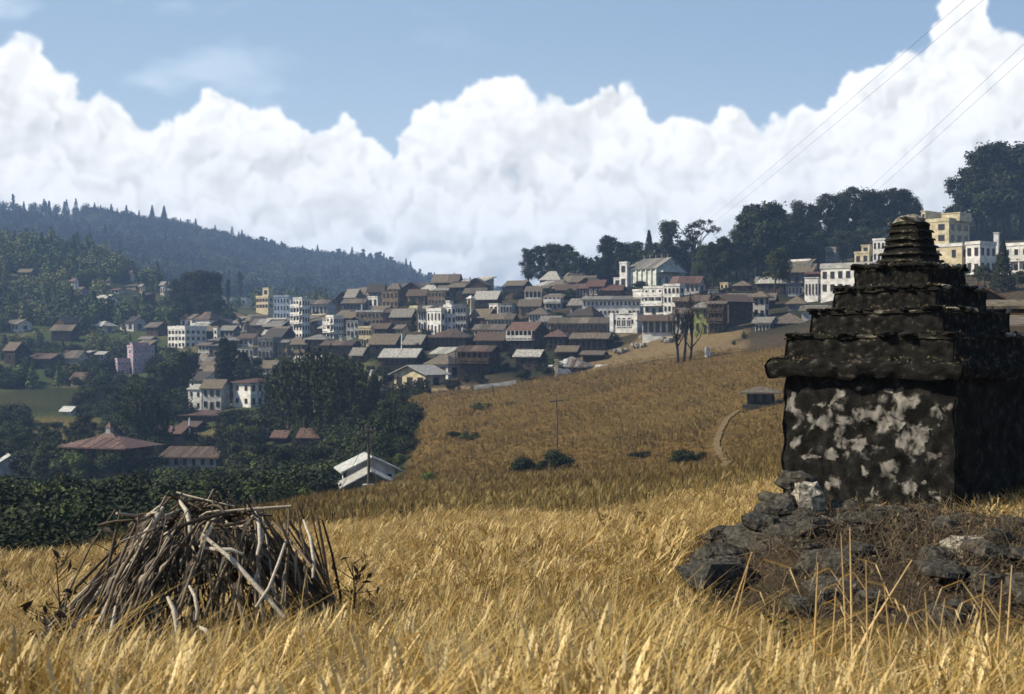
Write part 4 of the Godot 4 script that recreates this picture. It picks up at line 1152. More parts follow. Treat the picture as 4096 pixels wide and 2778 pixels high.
	var w1 := Shape.new(); w1.tube([Vector3(0, -0.3, 0), Vector3(0, 1.25, 0), Vector3(0, 1.4, 0)], [0.3, 0.3, 0.18], 10)
	put("body", w1, M.white, ws)
	var w2 := Shape.new(); w2.box(Vector3(0.5, -0.3, -1.2), Vector3(1.1, 0.6, -0.6))
	put("stand", w2, M.grey, ws)
	# little hut on the slope by the shrine
	var hp := ground_at(757, 96.0)
	house("meadow_hut", "little dark open-sided hut on the slope just behind the shrine", 748, 405.5, 26, 6, 14, 12, "hip", 6, 1, 3, 0, "dark_wood", "brown_tin", {"d": hit(774, 405.5, 60.0), "over": 0.55, "foot": 0.3, "cat": "hut", "plinth": "stone_grey"})
	strip("path", "narrow pale footpath winding down the dry slope", [gpt(752, 410), gpt(738, 412), gpt(727, 420), gpt(720, 432), gpt(716, 446), gpt(722, 456), gpt(728, 463), gpt(722, 470)], 0.5, M.path_earth)
	strip("dirt_road", "pale dirt road along the top of the meadow", [gpt(618, 367, 205), gpt(640, 363, 200), gpt(660, 359, 200), gpt(678, 357, 200), gpt(700, 355, 195)], 3.0, M.path_earth)
	strip("hill_road", "dusty road climbing to the left end of town", [gpt(212, 306, 400), gpt(232, 313, 400), gpt(252, 320, 400), gpt(272, 326, 400), gpt(293, 327, 400)], 4.0, M.path_earth)
	# pale debris on the bare slope
	var heaps := [[640, 348, 1.6], [650, 341, 1.2], [667, 341, 2.0], [672, 342, 1.6], [622, 353, 1.4], [646, 338, 1.1]]
	for a in heaps:
		var o := thing("spoil_heap", place_in(heaps, a, 0) + " from the left, pale heap of broken stone tipped on the bare slope", "heap", ground_at(a[0], hit(a[0], a[1], 205.0)), rng.randf() * TAU, "stone heaps on the bare slope")
		var s := Shape.new()
		for i in 14:
			s.append_rock(Vector3(rng.randfn() * a[2] * 0.5, rng.randf() * 0.4, rng.randfn() * a[2] * 0.3), rng.randf_range(0.3, 0.6), rng)
		put("rubble", s, M.stone_pale, o)

func gpt(u: float, v: float, from := 20.0) -> Vector3:
	return ground_at(u, hit(u, v, from))

func filler_houses() -> void:
	# the smaller houses crowded between the ones above
	var walls := [["dark_wood", "dark timber"], ["brown_wood", "brown timber"], ["brown_wood", "weathered brown"], ["off_white", "whitewashed"], ["white", "bright white"], ["white", "plain white"], ["cream", "cream"], ["grey", "grey"], ["dark_wood", "dark-boarded"], ["tan", "tan"]]
	var roofs := [["brown_tin", "brown tin"], ["thatch", "straw-coloured"], ["tin", "grey tin"], ["brown_tin", "weathered brown"], ["rust", "rusty"], ["thatch", "tan thatched"], ["tin", "dull grey"], ["pale_tin", "pale tin"], ["dark_roof", "dark"]]
	var named := plots.duplicate()
	var seen := {}
	var made := 0
	var on_hill := 0
	for i in 12000:
		if made >= 125: break
		var u := rng.randf_range(196, 800)
		var d := rng.randf_range(246, 425)
		if u < 380: d = rng.randf_range(330, 460)
		var hill := i % 7 == 0 and on_hill < 15
		if hill:
			u = rng.randf_range(8, 205); d = rng.randf_range(395, 600)
		if u > 570 and u < 745 and d < 268: continue
		if hill: pass
		elif u > 480: d = rng.randf_range(246, 400)
		if u > 590 and not hill: d = rng.randf_range(258, 305)
		var g := ground_at(u, d)
		var w := rng.randf_range(4.5, 8.5) if not hill else rng.randf_range(5.5, 8.0)
		var clear := true
		for b in plots:
			if Vector2(g.x - b[4], g.z - b[5]).length() < b[6] * 0.85 + w * 0.5: clear = false
		if not clear: continue
		var v: float = 347.0 - (g.y - EYE) / d * LENS
		var hpx := rng.randf_range(2.6, 4.6) / d * LENS
		# keep the landmarks in view
		for b in named:
			if d < b[3] - 2.0 and u + w / d * 800.0 > b[0] and u - w / d * 800.0 < b[1] and v - hpx * 1.7 < b[2] - 5.0: clear = false
		if not clear: continue
		var wl: Array = walls[rng.randi() % walls.size()]; var rf: Array = roofs[rng.randi() % roofs.size()]
		var best = null; var far := 1e9
		for b in named:
			var e := Vector2((b[0] + b[1]) / 2 - u, (b[2] - v) * 1.5).length()
			if e < far: far = e; best = b
		var rel := "above" if v < best[2] - 6 else ("below" if v > best[2] + 4 else "beside")
		var label := "small %s house with %s roof crowded %s the %s" % [wl[1], rf[1], rel, String(best[7]).replace("_", " ")]
		if seen.has(label): continue
		seen[label] = true
		var px := w / d * LENS
		var th: float = [16.0, 22.0, 38.0, 12.0][rng.randi() % 4]
		if wl[0] in ["white", "cream", "off_white"]: th = rng.randf_range(34, 46)
		house("small_house", label, u - px / 2, v, px * cos(deg_to_rad(th)), px * 0.7 * sin(deg_to_rad(th)), hpx, th, ["gable_x", "gable_x", "hip", "shed", "gable_z"][rng.randi() % 5], hpx * rng.randf_range(0.45, 0.7), 1, 2 + rng.randi() % 3, 1, wl[0], rf[0], {"d": d, "group": "small houses crowded in the town", "over": rng.randf_range(0.4, 0.9)})
		made += 1
		if hill: on_hill += 1
	print("fillers ", made)

# ---------------------------------------------------------------- planting
const ORD := ["first", "second", "third", "fourth", "fifth", "sixth", "seventh", "eighth", "ninth", "tenth", "eleventh", "twelfth", "thirteenth", "fourteenth"]
func place_in(list: Array, a: Array, at: int) -> String:      # its rank from the left among its like
	var k := 0
	for b in list:
		if b[at] < a[at]: k += 1
	return ORD[mini(k, 13)]

func trees() -> void:
	var ridge := [
		# key, u, base v, height, width factor
		["tall0", 529, 290, 43, 1.15], ["tall1", 541, 290, 46, 1.2], ["tall2", 553, 290, 47, 1.5], ["tall1", 565, 289, 46, 1.3], ["broad1", 574, 290, 38, 1.0]]
	for a in ridge:
		plant(a[0], "skyline_tree", place_in(ridge, a, 1) + " from the left, tall dark tree in the rounded clump alone on the middle skyline", a[1], a[2], a[3], a[4], "rounded clump on the middle skyline", {"from": 300.0})
	var list15 := [[586, 284, 27], [592, 284, 30]]
	for a in list15:
		plant("column", "column_tree", place_in(list15, a, 0) + " from the left, slim dark column tree between the rounded clump and the ridge wood", a[0], a[1], a[2], 1.0, "slim column trees on the skyline", {"from": 300.0})
	plant("tall1", "ridge_tree", "big two-humped dark tree at the near end of the ridge wood", 608, 286, 52, 1.25, "", {"from": 320.0})
	plant("tall0", "ridge_tree", "dark tree leaning against the two-humped tree behind the hall tower", 621, 286, 46, 1.1, "", {"from": 330.0})
	plant("broad1", "ridge_tree", "round dark tree behind the hall's grey roof", 634, 284, 42, 1.1, "", {"from": 380.0})
	plant("conifer", "ridge_conifer", "pointed dark tree just behind the big hall", 649, 284, 54, 0.9, "", {"from": 385.0})
	plant("column", "ridge_conifer", "slender dark column tree next to the pointed tree behind the hall", 660, 284, 40, 1.1, "", {"from": 385.0})
	plant("tall2", "ridge_tree", "tall dark tree rising beside the airy branching tree", 668, 286, 66, 1.0, "", {"from": 385.0})
	plant("airy", "airy_tree", "wide airy tree with bare branches showing against the cloud", 692, 290, 66, 1.0, "", {"from": 375.0})
	var list24 := [["broad0", 706, 290, 44, 0.85], ["tall1", 713, 290, 50, 0.9], ["tall0", 722, 290, 54, 1.0], ["broad1", 729, 289, 50, 0.8], ["tall2", 737, 289, 58, 1.0]]
	for a in list24:
		plant(a[0], "ridge_tree", place_in(list24, a, 1) + " from the left, dense olive-dark tree between the airy and domed ridge trees", a[1], a[2], a[3], a[4], "dense wood on the ridge", {"from": 330.0})
	var list26 := [["tall1", 747, 290, 74, 1.1], ["tall1", 758, 290, 80, 1.1], ["broad1", 764, 290, 78, 0.9], ["tall0", 776, 289, 74, 1.1]]
	for a in list26:
		plant(a[0], "ridge_tree", place_in(list26, a, 1) + " from the left, massive dark tree under the domed skyline of the ridge wood", a[1], a[2], a[3], a[4], "domed trees on the ridge", {"from": 340.0})
	var list28 := [["tall0", 789, 286, 62, 0.8], ["tall2", 799, 284, 73, 0.8], ["tall0", 813, 284, 68, 0.9], ["tall1", 829, 282, 76, 1.0], ["tall2", 843, 281, 72, 0.9], ["tall1", 855, 280, 76, 1.0], ["tall0", 868, 278, 70, 1.0], ["tall2", 880, 276, 67, 0.9], ["tall1", 893, 274, 68, 0.9], ["tall0", 906, 270, 66, 1.0], ["tall1", 838, 283, 60, 1.2], ["tall0", 861, 280, 58, 1.2], ["tall1", 803, 285, 55, 1.2], ["tall2", 918, 262, 50, 0.8]]
	for a in list28:
		plant(a[0], "ridge_tree", place_in(list28, a, 1) + " from the left, tall thin-stemmed dark tree in the long row on the ridge crest", a[1], a[2], a[3], a[4], "tall row on the ridge crest", {"from": 360.0})
	var list30 := [["broad1", 790, 290, 34, 1.0], ["broad0", 818, 286, 36, 1.0], ["broad1", 846, 283, 34, 1.1], ["broad0", 868, 280, 34, 1.0], ["broad1", 740, 290, 34, 1.0], ["broad0", 700, 290, 26, 1.1], ["broad1", 832, 286, 30, 1.0], ["broad1", 805, 288, 32, 1.1], ["broad0", 778, 290, 30, 1.0], ["broad1", 884, 277, 30, 1.0]]
	for a in list30:
		plant(a[0], "ridge_tree", place_in(list30, a, 1) + " from the left, low dark tree filling the wood beneath the tall ridge row", a[1], a[2], a[3], a[4], "low trees filling the ridge wood", {"from": 345.0})
	var gap := [["broad1", 598, 287, 28, 1.1], ["broad0", 645, 285, 34, 1.1], ["tall1", 656, 285, 44, 0.9], ["broad1", 676, 287, 38, 1.0], ["tall0", 684, 288, 46, 0.9], ["broad1", 700, 288, 36, 1.0]]
	for a in gap:
		plant(a[0], "ridge_tree", place_in(gap, a, 1) + " from the left, dark tree filling the skyline behind the hall", a[1], a[2], a[3], a[4], "trees behind the hall", {"from": 392.0})
	plant("broad0", "garden_tree", "round dark olive tree standing over the small white houses below the ridge", 775, 300, 50, 0.8, "", {"from": 240.0})
	var list33 := [["tall1", 962, 262, 72, 1.1], ["tall0", 978, 262, 92, 1.1], ["tall1", 994, 264, 104, 1.2], ["tall2", 1010, 264, 96, 1.2], ["broad1", 1022, 266, 88, 1.1], ["tall1", 1036, 266, 104, 1.2], ["broad1", 985, 262, 66, 1.0], ["broad0", 1005, 264, 60, 1.0]]
	for a in list33:
		plant(a[0], "great_tree", place_in(list33, a, 1) + " from the left, towering dark tree behind the yellow building at the upper right", a[1], a[2], a[3], a[4], "towering trees at the upper right", {"from": 390.0})
	plant("conifer", "garden_conifer", "dark wide-branched tree in front of the white houses near the edge", 1003, 292, 52, 1.2, "", {"from": 200.0})
	var list36 := [[985, 290, 24], [978, 286, 20], [1018, 298, 20], [965, 282, 14]]
	for a in list36:
		plant("broad0", "garden_tree", place_in(list36, a, 0) + " from the left, dark garden tree screening the white houses near the edge", a[0], a[1], a[2], 1.0, "garden trees by the white houses", {"from": 200.0})
	var bare := plant("bare", "bare_tree", "leafless forked tree standing at the top of the meadow", 681, 363, 70, 1.0, "", {"from": 150.0})
	bare.rotation.y = 0.15
	plant("spiky", "spiky_plant", "clump of stiff pointed leaves on the bank by the shacks", 744, 339, 12, 1.0, "", {"cat": "plant"})
	plant("spiky", "spiky_plant", "smaller clump of stiff leaves lower on the bank by the shacks", 734, 345, 9, 1.0, "", {"cat": "plant"})
	# trees among the houses
	var list42 := [["broad1", 549, 306, 18], ["broad0", 572, 301, 12], ["broad1", 490, 296, 8], ["broad0", 566, 306, 14], ["broad1", 600, 300, 10], ["broad0", 758, 303, 12], ["broad1", 716, 304, 10], ["broad1", 520, 318, 10], ["broad0", 430, 322, 8], ["broad1", 316, 322, 10], ["broad0", 336, 312, 9]]
	for a in list42:
		plant(a[0], "town_tree", place_in(list42, a, 1) + " from the left, small dark tree squeezed between the town's roofs", a[1], a[2], a[3], 1.2, "small trees between the roofs", {"from": 235.0})
	var list44 := [["broad1", 302, 304, 27, 1.3], ["broad0", 290, 303, 22, 1.2]]
	for a in list44:
		plant(a[0], "spreading_tree", place_in(list44, a, 1) + " from the left, dark spreading tree on the skyline above the light blue building", a[1], a[2], a[3], a[4], "spreading trees above the blue building", {"from": 400.0})
	var list46 := [["tall1", 176, 322, 44, 1.2], ["tall0", 190, 324, 54, 1.2], ["tall1", 203, 325, 56, 1.3], ["tall2", 215, 322, 50, 1.1], ["broad1", 184, 326, 30, 1.3], ["broad1", 210, 326, 32, 1.3], ["broad1", 228, 330, 16, 1.5], ["broad1", 244, 332, 14, 1.5]]
	for a in list46:
		plant(a[0], "dark_tree", place_in(list46, a, 1) + " from the left, very dark tall tree in the clump above the white balcony villa", a[1], a[2], a[3], a[4], "dark clump above the villa", {"from": 400.0})
	var list48 := [[228, 308, 30], [240, 306, 36]]
	for a in list48:
		plant("tall0", "road_tree", place_in(list48, a, 0) + " from the left, thin-stemmed tree beside the hill road at the left of town", a[0], a[1], a[2], 0.5, "thin trees by the hill road", {"from": 400.0})
	# valley trees, left
	plant("droop0", "drooping_tree", "large drooping tree with dark trunk behind the big yellow house", 145, 456, 76, 0.98, "", {"from": 190.0})
	var list52 := [["broad1", 158, 404, 38, 1.1], ["broad0", 172, 402, 46, 1.1], ["broad1", 186, 400, 48, 0.9]]
	for a in list52:
		plant(a[0], "valley_tree", place_in(list52, a, 1) + " from the left, dark bushy tree between the pink building and the white houses", a[1], a[2], a[3], a[4], "dark trees by the white houses", {"from": 250.0})
	var list54 := [["column", 224, 404, 66, 1.7], ["tall1", 231, 403, 64, 0.7], ["column", 243, 402, 50, 2.0], ["broad1", 253, 400, 42, 0.75]]
	for a in list54:
		plant(a[0], "tall_dark_tree", place_in(list54, a, 1) + " from the left, tall almost black tree behind the white house with red roof", a[1], a[2], a[3], a[4], "black trees behind the red-roofed house", {"from": 240.0})
	var list56 := [["droop1", 289, 440, 78, 0.85], ["droop0", 305, 446, 94, 0.85], ["droop1", 321, 450, 104, 0.85], ["droop0", 338, 450, 98, 0.85], ["droop1", 353, 448, 84, 0.8], ["droop0", 276, 428, 44, 0.8]]
	for a in list56:
		plant(a[0], "willow_like_tree", place_in(list56, a, 1) + " from the left, big tree with hanging leaves in the dark grove below the town", a[1], a[2], a[3], a[4], "hanging-leaved grove below the town", {"from": 160.0})
	var list58 := [["bush0", 385, 420, 26, 1.1], ["bush2", 402, 430, 30, 1.0], ["bush0", 411, 427, 24, 1.0]]
	for a in list58:
		plant(a[0], "edge_bush", place_in(list58, a, 1) + " from the left, dark round bush at the left end of the upper meadow", a[1], a[2], a[3], a[4], "round bushes at the meadow's left end", {"from": 130.0, "cat": "bush"})
	var list60 := [["bush2", 384, 470, 28, 1.2], ["bush2", 398, 462, 26, 1.2], ["bush0", 408, 452, 20, 1.2], ["bush2", 376, 455, 26, 1.1]]
	for a in list60:
		plant(a[0], "hollow_bush", place_in(list60, a, 1) + " from the left, dark bush in the shady hollow beside the near shed", a[1], a[2], a[3], a[4], "bushes in the hollow by the shed", {"from": 116.0, "cat": "bush"})
	var list62 := [["spiky", 378, 428, 16], ["spiky", 366, 432, 14]]
	for a in list62:
		plant(a[0], "palm_like_plant", place_in(list62, a, 1) + " from the left, upright spiky-leaved plant beside the hanging-leaved grove", a[1], a[2], a[3], 1.0, "spiky plants by the grove", {"from": 150.0, "cat": "plant"})
	# scarlet flowering shrubs
	for a in [[247, 446, 15, "scarlet-flowered shrub above the long striped roof"], [296, 412, 9, "small scarlet-flowered shrub below the house with red roof"], [327, 462, 10, "scarlet-tipped shrub above the near shed"]]:
		var b := plant("bush0", "flowering_shrub", a[3], a[0], a[1], a[2], 1.2, "", {"from": 130.0, "cat": "shrub"})
		var s := Shape.new()
		for i in 46:
			var q := Vector3(rng.randfn() * 0.3 + (i % 5) * 0.4 - 0.8, 1.2 + (i % 5) * 0.3 + rng.randfn() * 0.2, rng.randf_range(0.3, 1.3))
			for j in 2: leaf(s, q + Vector3(rng.randfn(), rng.randfn(), rng.randfn()) * 0.05, Vector3(0, 0.3, 1), 0.1, Color(0.42, 0.035, 0.02), 1.2)
		put("flowers", s, M.leaf, b)
		b.rotation.y = 0.2
	# bushes on the open meadow
	for a in [["bush2", 522, 474, 17, 1.2, "darker of the paired bushes in mid meadow"], ["bush2", 536, 473, 14, 1.2, "small bush joining the paired bushes in mid meadow"], ["bush0", 558, 470, 19, 1.25, "larger bush beside the lone utility pole's foot"], ["bush0", 680, 465, 15, 1.3, "low bush on the slope left of the footpath's foot"], ["bush2", 695, 463, 12, 1.2, "low dark bush right by the footpath's foot"], ["bush3", 428, 483, 11, 1.6, "low green bush at the near meadow's left side"], ["bush1", 480, 410, 7, 2.0, "flat green bush patch high on the upper meadow"], ["bush1", 470, 441, 9, 1.5, "dull bush in the dip of the upper meadow"], ["bush0", 455, 437, 6, 2.0, "low scrub patch in the dip beside the dull bush"], ["bush2", 640, 458, 7, 2.2, "low shaded scrub under the small bank in the slope"]]:
		plant(a[0], "meadow_bush", a[5], a[1], a[2], a[3] * 1.35, a[4] * 0.9, "bushes on the dry meadow", {"d": hit(a[1], a[2], 30.0), "cat": "bush"})
	# hedge line between grove and road
	var h0 := ground_at(366, hit(366, 404, 200.0)); var h1 := ground_at(427, hit(427, 392, 222.0))
	var hedge := thing("hedge", "long dark clipped hedge running from the grove to the road", "hedge", h0)
	var hs := Shape.new()
	for i in 3600:
		var t := rng.randf()
		var p := h0.lerp(h1, t)
		p.y = H(p.x, p.z)
		var a := rng.randf() * TAU
		var q := Vector3(cos(a), absf(sin(a)), sin(a) * 0.5)
		leaf(hs, p - h0 + q * Vector3(0.9, 2.2 * (0.85 + 0.2 * sin(t * 40)), 0.9) * pow(rng.randf(), 0.3), q, 0.2, Color(0.02, 0.027, 0.012))
	put("foliage", hs, M.leaf, hedge)
	# skyline trees of the far hill, told apart against the cloud
	for a in [["conifer", 152, 229, 22, 1.0, "first of two tall pointed conifers on the far hill's skyline"], ["conifer", 164, 231, 23, 1.1, "second of two tall pointed conifers on the far hill's skyline"], ["conifer", 139, 228, 15, 0.8, "shorter conifer just before the two pointed ones on the far skyline"], ["conifer", 215, 240, 13, 1.0, "small conifer on the far skyline above the dark clump"], ["conifer", 406, 276, 17, 0.8, "spired conifer near the low end of the far hill"], ["column", 45.5, 206, 14, 1.3, "nearer of two slim trees alone on the bald hilltop"], ["column", 49, 205.5, 14, 1.3, "second of two slim trees alone on the bald hilltop"], ["tall0", 13, 208, 17, 0.5, "spindly tree on the bald hilltop by the picture's edge"], ["column", 24, 208, 9, 1.0, "short spindly tree between the bald hilltop's slim trees and the edge"], ["conifer", 78, 262, 18, 0.7, "slim conifer standing out on the wooded near hill's crest"], ["conifer", 91, 305, 14, 0.9, "dark pointed conifer beside the white hamlet cluster"]]:
		plant(a[0], "skyline_conifer" if a[0] == "conifer" else "hilltop_tree", a[5], a[1], a[2] + (2 if a[2] > 215 else 0), a[3], a[4], "", {"d": (1480.0 if a[2] < 290 and a[1] != 78 else (690.0 if a[1] == 78 else 560.0))})
	for i in 46:
		var u := 250.0 + i * 5.0 + rng.randf_range(-2, 2)
		plant(["tall0", "tall1", "tall2", "broad1", "conifer", "broad0"][rng.randi() % 6], "far_tree", "hazy blue tree in the fringe along the far hill's falling skyline", u, 0, rng.randf_range(7, 15), rng.randf_range(0.6, 1.1), "tree fringe of the far hill", {"d": 1470.0 + rng.randf() * 30})

func scatter(called: String, label: String, mesh: Mesh, material: Material, places: Array, cols: PackedColorArray, parent: Node = null) -> void:
	var mm := MultiMesh.new()
	mm.transform_format = MultiMesh.TRANSFORM_3D
	mm.use_colors = true
	mm.mesh = mesh
	mm.instance_count = places.size()
	for i in places.size():
		mm.set_instance_transform(i, places[i])
		mm.set_instance_color(i, cols[i])
	var o := MultiMeshInstance3D.new()
	o.name = called if parent else numbered(called)
	o.multimesh = mm
	o.material_override = material
	(parent if parent else self).add_child(o, true)
	tag(o, label, "" if parent else "vegetation", "", "stuff")

func forests() -> void:
	# simple wood trees, a few dozen leaf sprays each
	var kinds := []
	for k in 4:
		var s := Shape.new()
		s.tint = Color(0.5, 0.4, 0.3)
		s.tube([Vector3(0, -0.5, 0), Vector3(0, 5, 0)], [0.2, 0.1], 4)
		var n: int = [280, 280, 240, 280][k]
		for i in n:
			if k == 2:
				var y := lerpf(1.0, 12.0, pow(rng.randf(), 1.3))
				var rad := 2.3 * (12.3 - y) / 11.0
				var a := rng.randf() * TAU
				leaf(s, Vector3(cos(a) * rad, y, sin(a) * rad), Vector3(cos(a), 0.3, sin(a)), 0.55, Color(1, 1, 1))
			else:
				var q := Vector3(rng.randfn(), rng.randfn(), rng.randfn()).normalized()
				var c := Vector3(sin(i * 1.3 + k) * 1.0, 4.6 + 1.6 * sin(i * 2.1 + k * 2), cos(i * 1.7) * 1.0)
				leaf(s, c + q * Vector3(2.0, 2.2 + 0.6 * k, 2.0) * pow(rng.randf(), 0.3), q, 0.58, Color(1, 1, 1))
		kinds.append(s.mesh())
	var spots := [[], [], [], []]
	var cols := [PackedColorArray(), PackedColorArray(), PackedColorArray(), PackedColorArray()]
	for i in 9000:      # far hill
		var u := rng.randf_range(-420, 640)
		var d := rng.randf_range(900, 1540)
		var p := ground_at(u, d)
		if u < 75 and d > 1330 and rng.randf() < 0.85: continue
		var k: int = 2 if rng.randf() < 0.1 else [0, 1, 3][rng.randi() % 3]
		var z := rng.randf_range(0.7, 1.5)
		spots[k].append(Transform3D(Basis(Vector3.UP, rng.randf() * TAU).scaled(Vector3(z * 1.1, z, z * 1.1)), p))
		cols[k].append(Color(0.05, 0.065, 0.04) * (rng.randf_range(0.5, 1.4) * (1.0 + 0.9 * lumps.get_noise_2d(p.x * 0.3, p.z * 0.3))))
	for k in 4: scatter("far_wood", "hazy blue wood covering the far hill", kinds[k], M.leaf, spots[k], cols[k])
	spots = [[], [], [], []]
	cols = [PackedColorArray(), PackedColorArray(), PackedColorArray(), PackedColorArray()]
	for i in 6500:      # wooded near hill, left
		var u := rng.randf_range(-420, 330)
		var d := sqrt(rng.randf_range(345.0 * 345.0, 740.0 * 740.0))
		var p := ground_at(u, d)
		var n := lumps.get_noise_2d(p.x, p.z)
		if n > 0.14 and d < 620 and rng.randf() < 0.85: continue
		if u > 205 and d < 520 and rng.randf() < 0.9: continue
		if u > 245 and d < 620: continue
		if u < 85 and d < 350: continue
		if hides(u, d, 6.0, 7.0): continue
		var k: int = 2 if rng.randf() < 0.12 else [0, 1, 3][rng.randi() % 3]
		var z := rng.randf_range(0.45, 1.15) * (0.6 if d < 480 else 1.0)
		spots[k].append(Transform3D(Basis(Vector3.UP, rng.randf() * TAU).scaled(Vector3(z * 1.15, z, z * 1.15)), p))
		cols[k].append(Color(0.062, 0.092, 0.034).lerp(Color(0.16, 0.17, 0.062), clampf(0.3 + 1.8 * hills.get_noise_2d(p.x * 0.25, p.z * 0.25) + rng.randfn() * 0.2, 0, 1)) * rng.randf_range(0.55, 1.35))
	for k in 4: scatter("hill_wood", "mixed green wood and scrub covering the near left hill", kinds[k], M.leaf, spots[k], cols[k])
	# trees behind the ridge crest so that no ground shows bare between the stems
	spots = [[], [], [], []]
	cols = [PackedColorArray(), PackedColorArray(), PackedColorArray(), PackedColorArray()]
	for i in 520:
		var u := rng.randf_range(590, 1200)
		var d := rng.randf_range(405, 450)
		var p := ground_at(u, d)
		var k: int = [0, 1, 3][rng.randi() % 3]
		var z := rng.randf_range(0.5, 1.1)
		spots[k].append(Transform3D(Basis(Vector3.UP, rng.randf() * TAU).scaled(Vector3(z, z, z)), p))
		cols[k].append(Color(0.025, 0.033, 0.016) * rng.randf_range(0.6, 1.2))
	for k in [0, 1, 3]: scatter("ridge_wood", "undergrowth of the dark wood along the ridge crest", kinds[k], M.leaf, spots[k], cols[k])
	# shrub mass in the valley below the meadow's edge
	var near := [[], [], [], []]
	var nc := [PackedColorArray(), PackedColorArray(), PackedColorArray(), PackedColorArray()]
	for i in 2600:
		var u := rng.randf_range(-300, 402)
		var e := far_of_meadow(u)
		var d := e * 1.05 + 4.0 + pow(rng.randf(), 1.1) * (232.0 - e)
		if u > 330 and d > 112 and d < 136: continue
		if meadow(u, d): continue
		var p := ground_at(u, d)
		var k := rng.randi() % 4
		if k == 3 and rng.randf() < 0.5: k = 2
		var z := rng.randf_range(0.7, 1.5) * clampf(d / 60.0, 0.55, 1.35)
		if d < e * 1.2 + 8.0: z *= 0.6
		if u > 325 and d < 150: z *= 0.6
		if hides(u, d, 2.4 * z, 2.0 + 1.6 * z / d * LENS): continue
		near[k].append(Transform3D(Basis(Vector3.UP, rng.randf() * TAU).scaled(Vector3(z * 1.1, z, z * 1.1)), p - Vector3(0, 0.15, 0)))
		nc[k].append(Color(1, 1, 1) * rng.randf_range(0.55, 1.25))
	var taller := [[], [], []]
	var tc := [PackedColorArray(), PackedColorArray(), PackedColorArray()]
	for i in 420:
		var u := rng.randf_range(-300, 395)
		var d := rng.randf_range(maxf(62.0, far_of_meadow(u) * 1.25 + 14.0), 260.0)
		var z := rng.randf_range(0.28, 0.72)
		if meadow(u, d) or hides(u, d, 8.0 * z, 4.0 + 3.4 * z / d * LENS): continue
		if d < far_of_meadow(u) * 1.5 + 20.0: z *= 0.65
		var k := rng.randi() % 3
		taller[k].append(Transform3D(Basis(Vector3.UP, rng.randf() * TAU).scaled(Vector3(z * 1.1, z, z * 1.1)), ground_at(u, d) - Vector3(0, 1.6 * z, 0)))
		tc[k].append(Color(1, 1, 1) * rng.randf_range(0.5, 1.25))
	for k in 3:
		scatter("thicket", "thicket of small dark trees among the valley shrubs", (proto["broad%d" % k].get_node("crown") as MeshInstance3D).mesh, M.leaf, taller[k], tc[k])
	# scrub round the lower town and on the hollow's side
	for i in 4200:
		var u := rng.randf_range(-250, 800)
		var d := rng.randf_range(228, 430)
		var p := ground_at(u, d)
		if lumps.get_noise_2d(p.x * 2.0, p.z * 2.0) < -0.05 or (u > 560 and d < 266): continue
		var k := rng.randi() % 3
		if u < 78 and d > 298 and d < 350: continue
		if u > 16 and u < 114 and d > 232 and d < 292: continue
		var z := rng.randf_range(0.5, 1.5) * (1.5 if u < 300 else 0.75)
		if hides(u, d, 2.4 * z): continue
		near[k].append(Transform3D(Basis(Vector3.UP, rng.randf() * TAU).scaled(Vector3(z * 1.2, z, z * 1.2)), p - Vector3(0, 0.1, 0)))
		nc[k].append(Color(1, 1, 1) * rng.randf_range(0.5, 1.1))
	for k in 4:
		scatter("shrubbery", "dark mass of shrubs filling the valley below the dry meadow", (proto["bush%d" % k].get_node("foliage") as MeshInstance3D).mesh, M.leaf, near[k], nc[k])

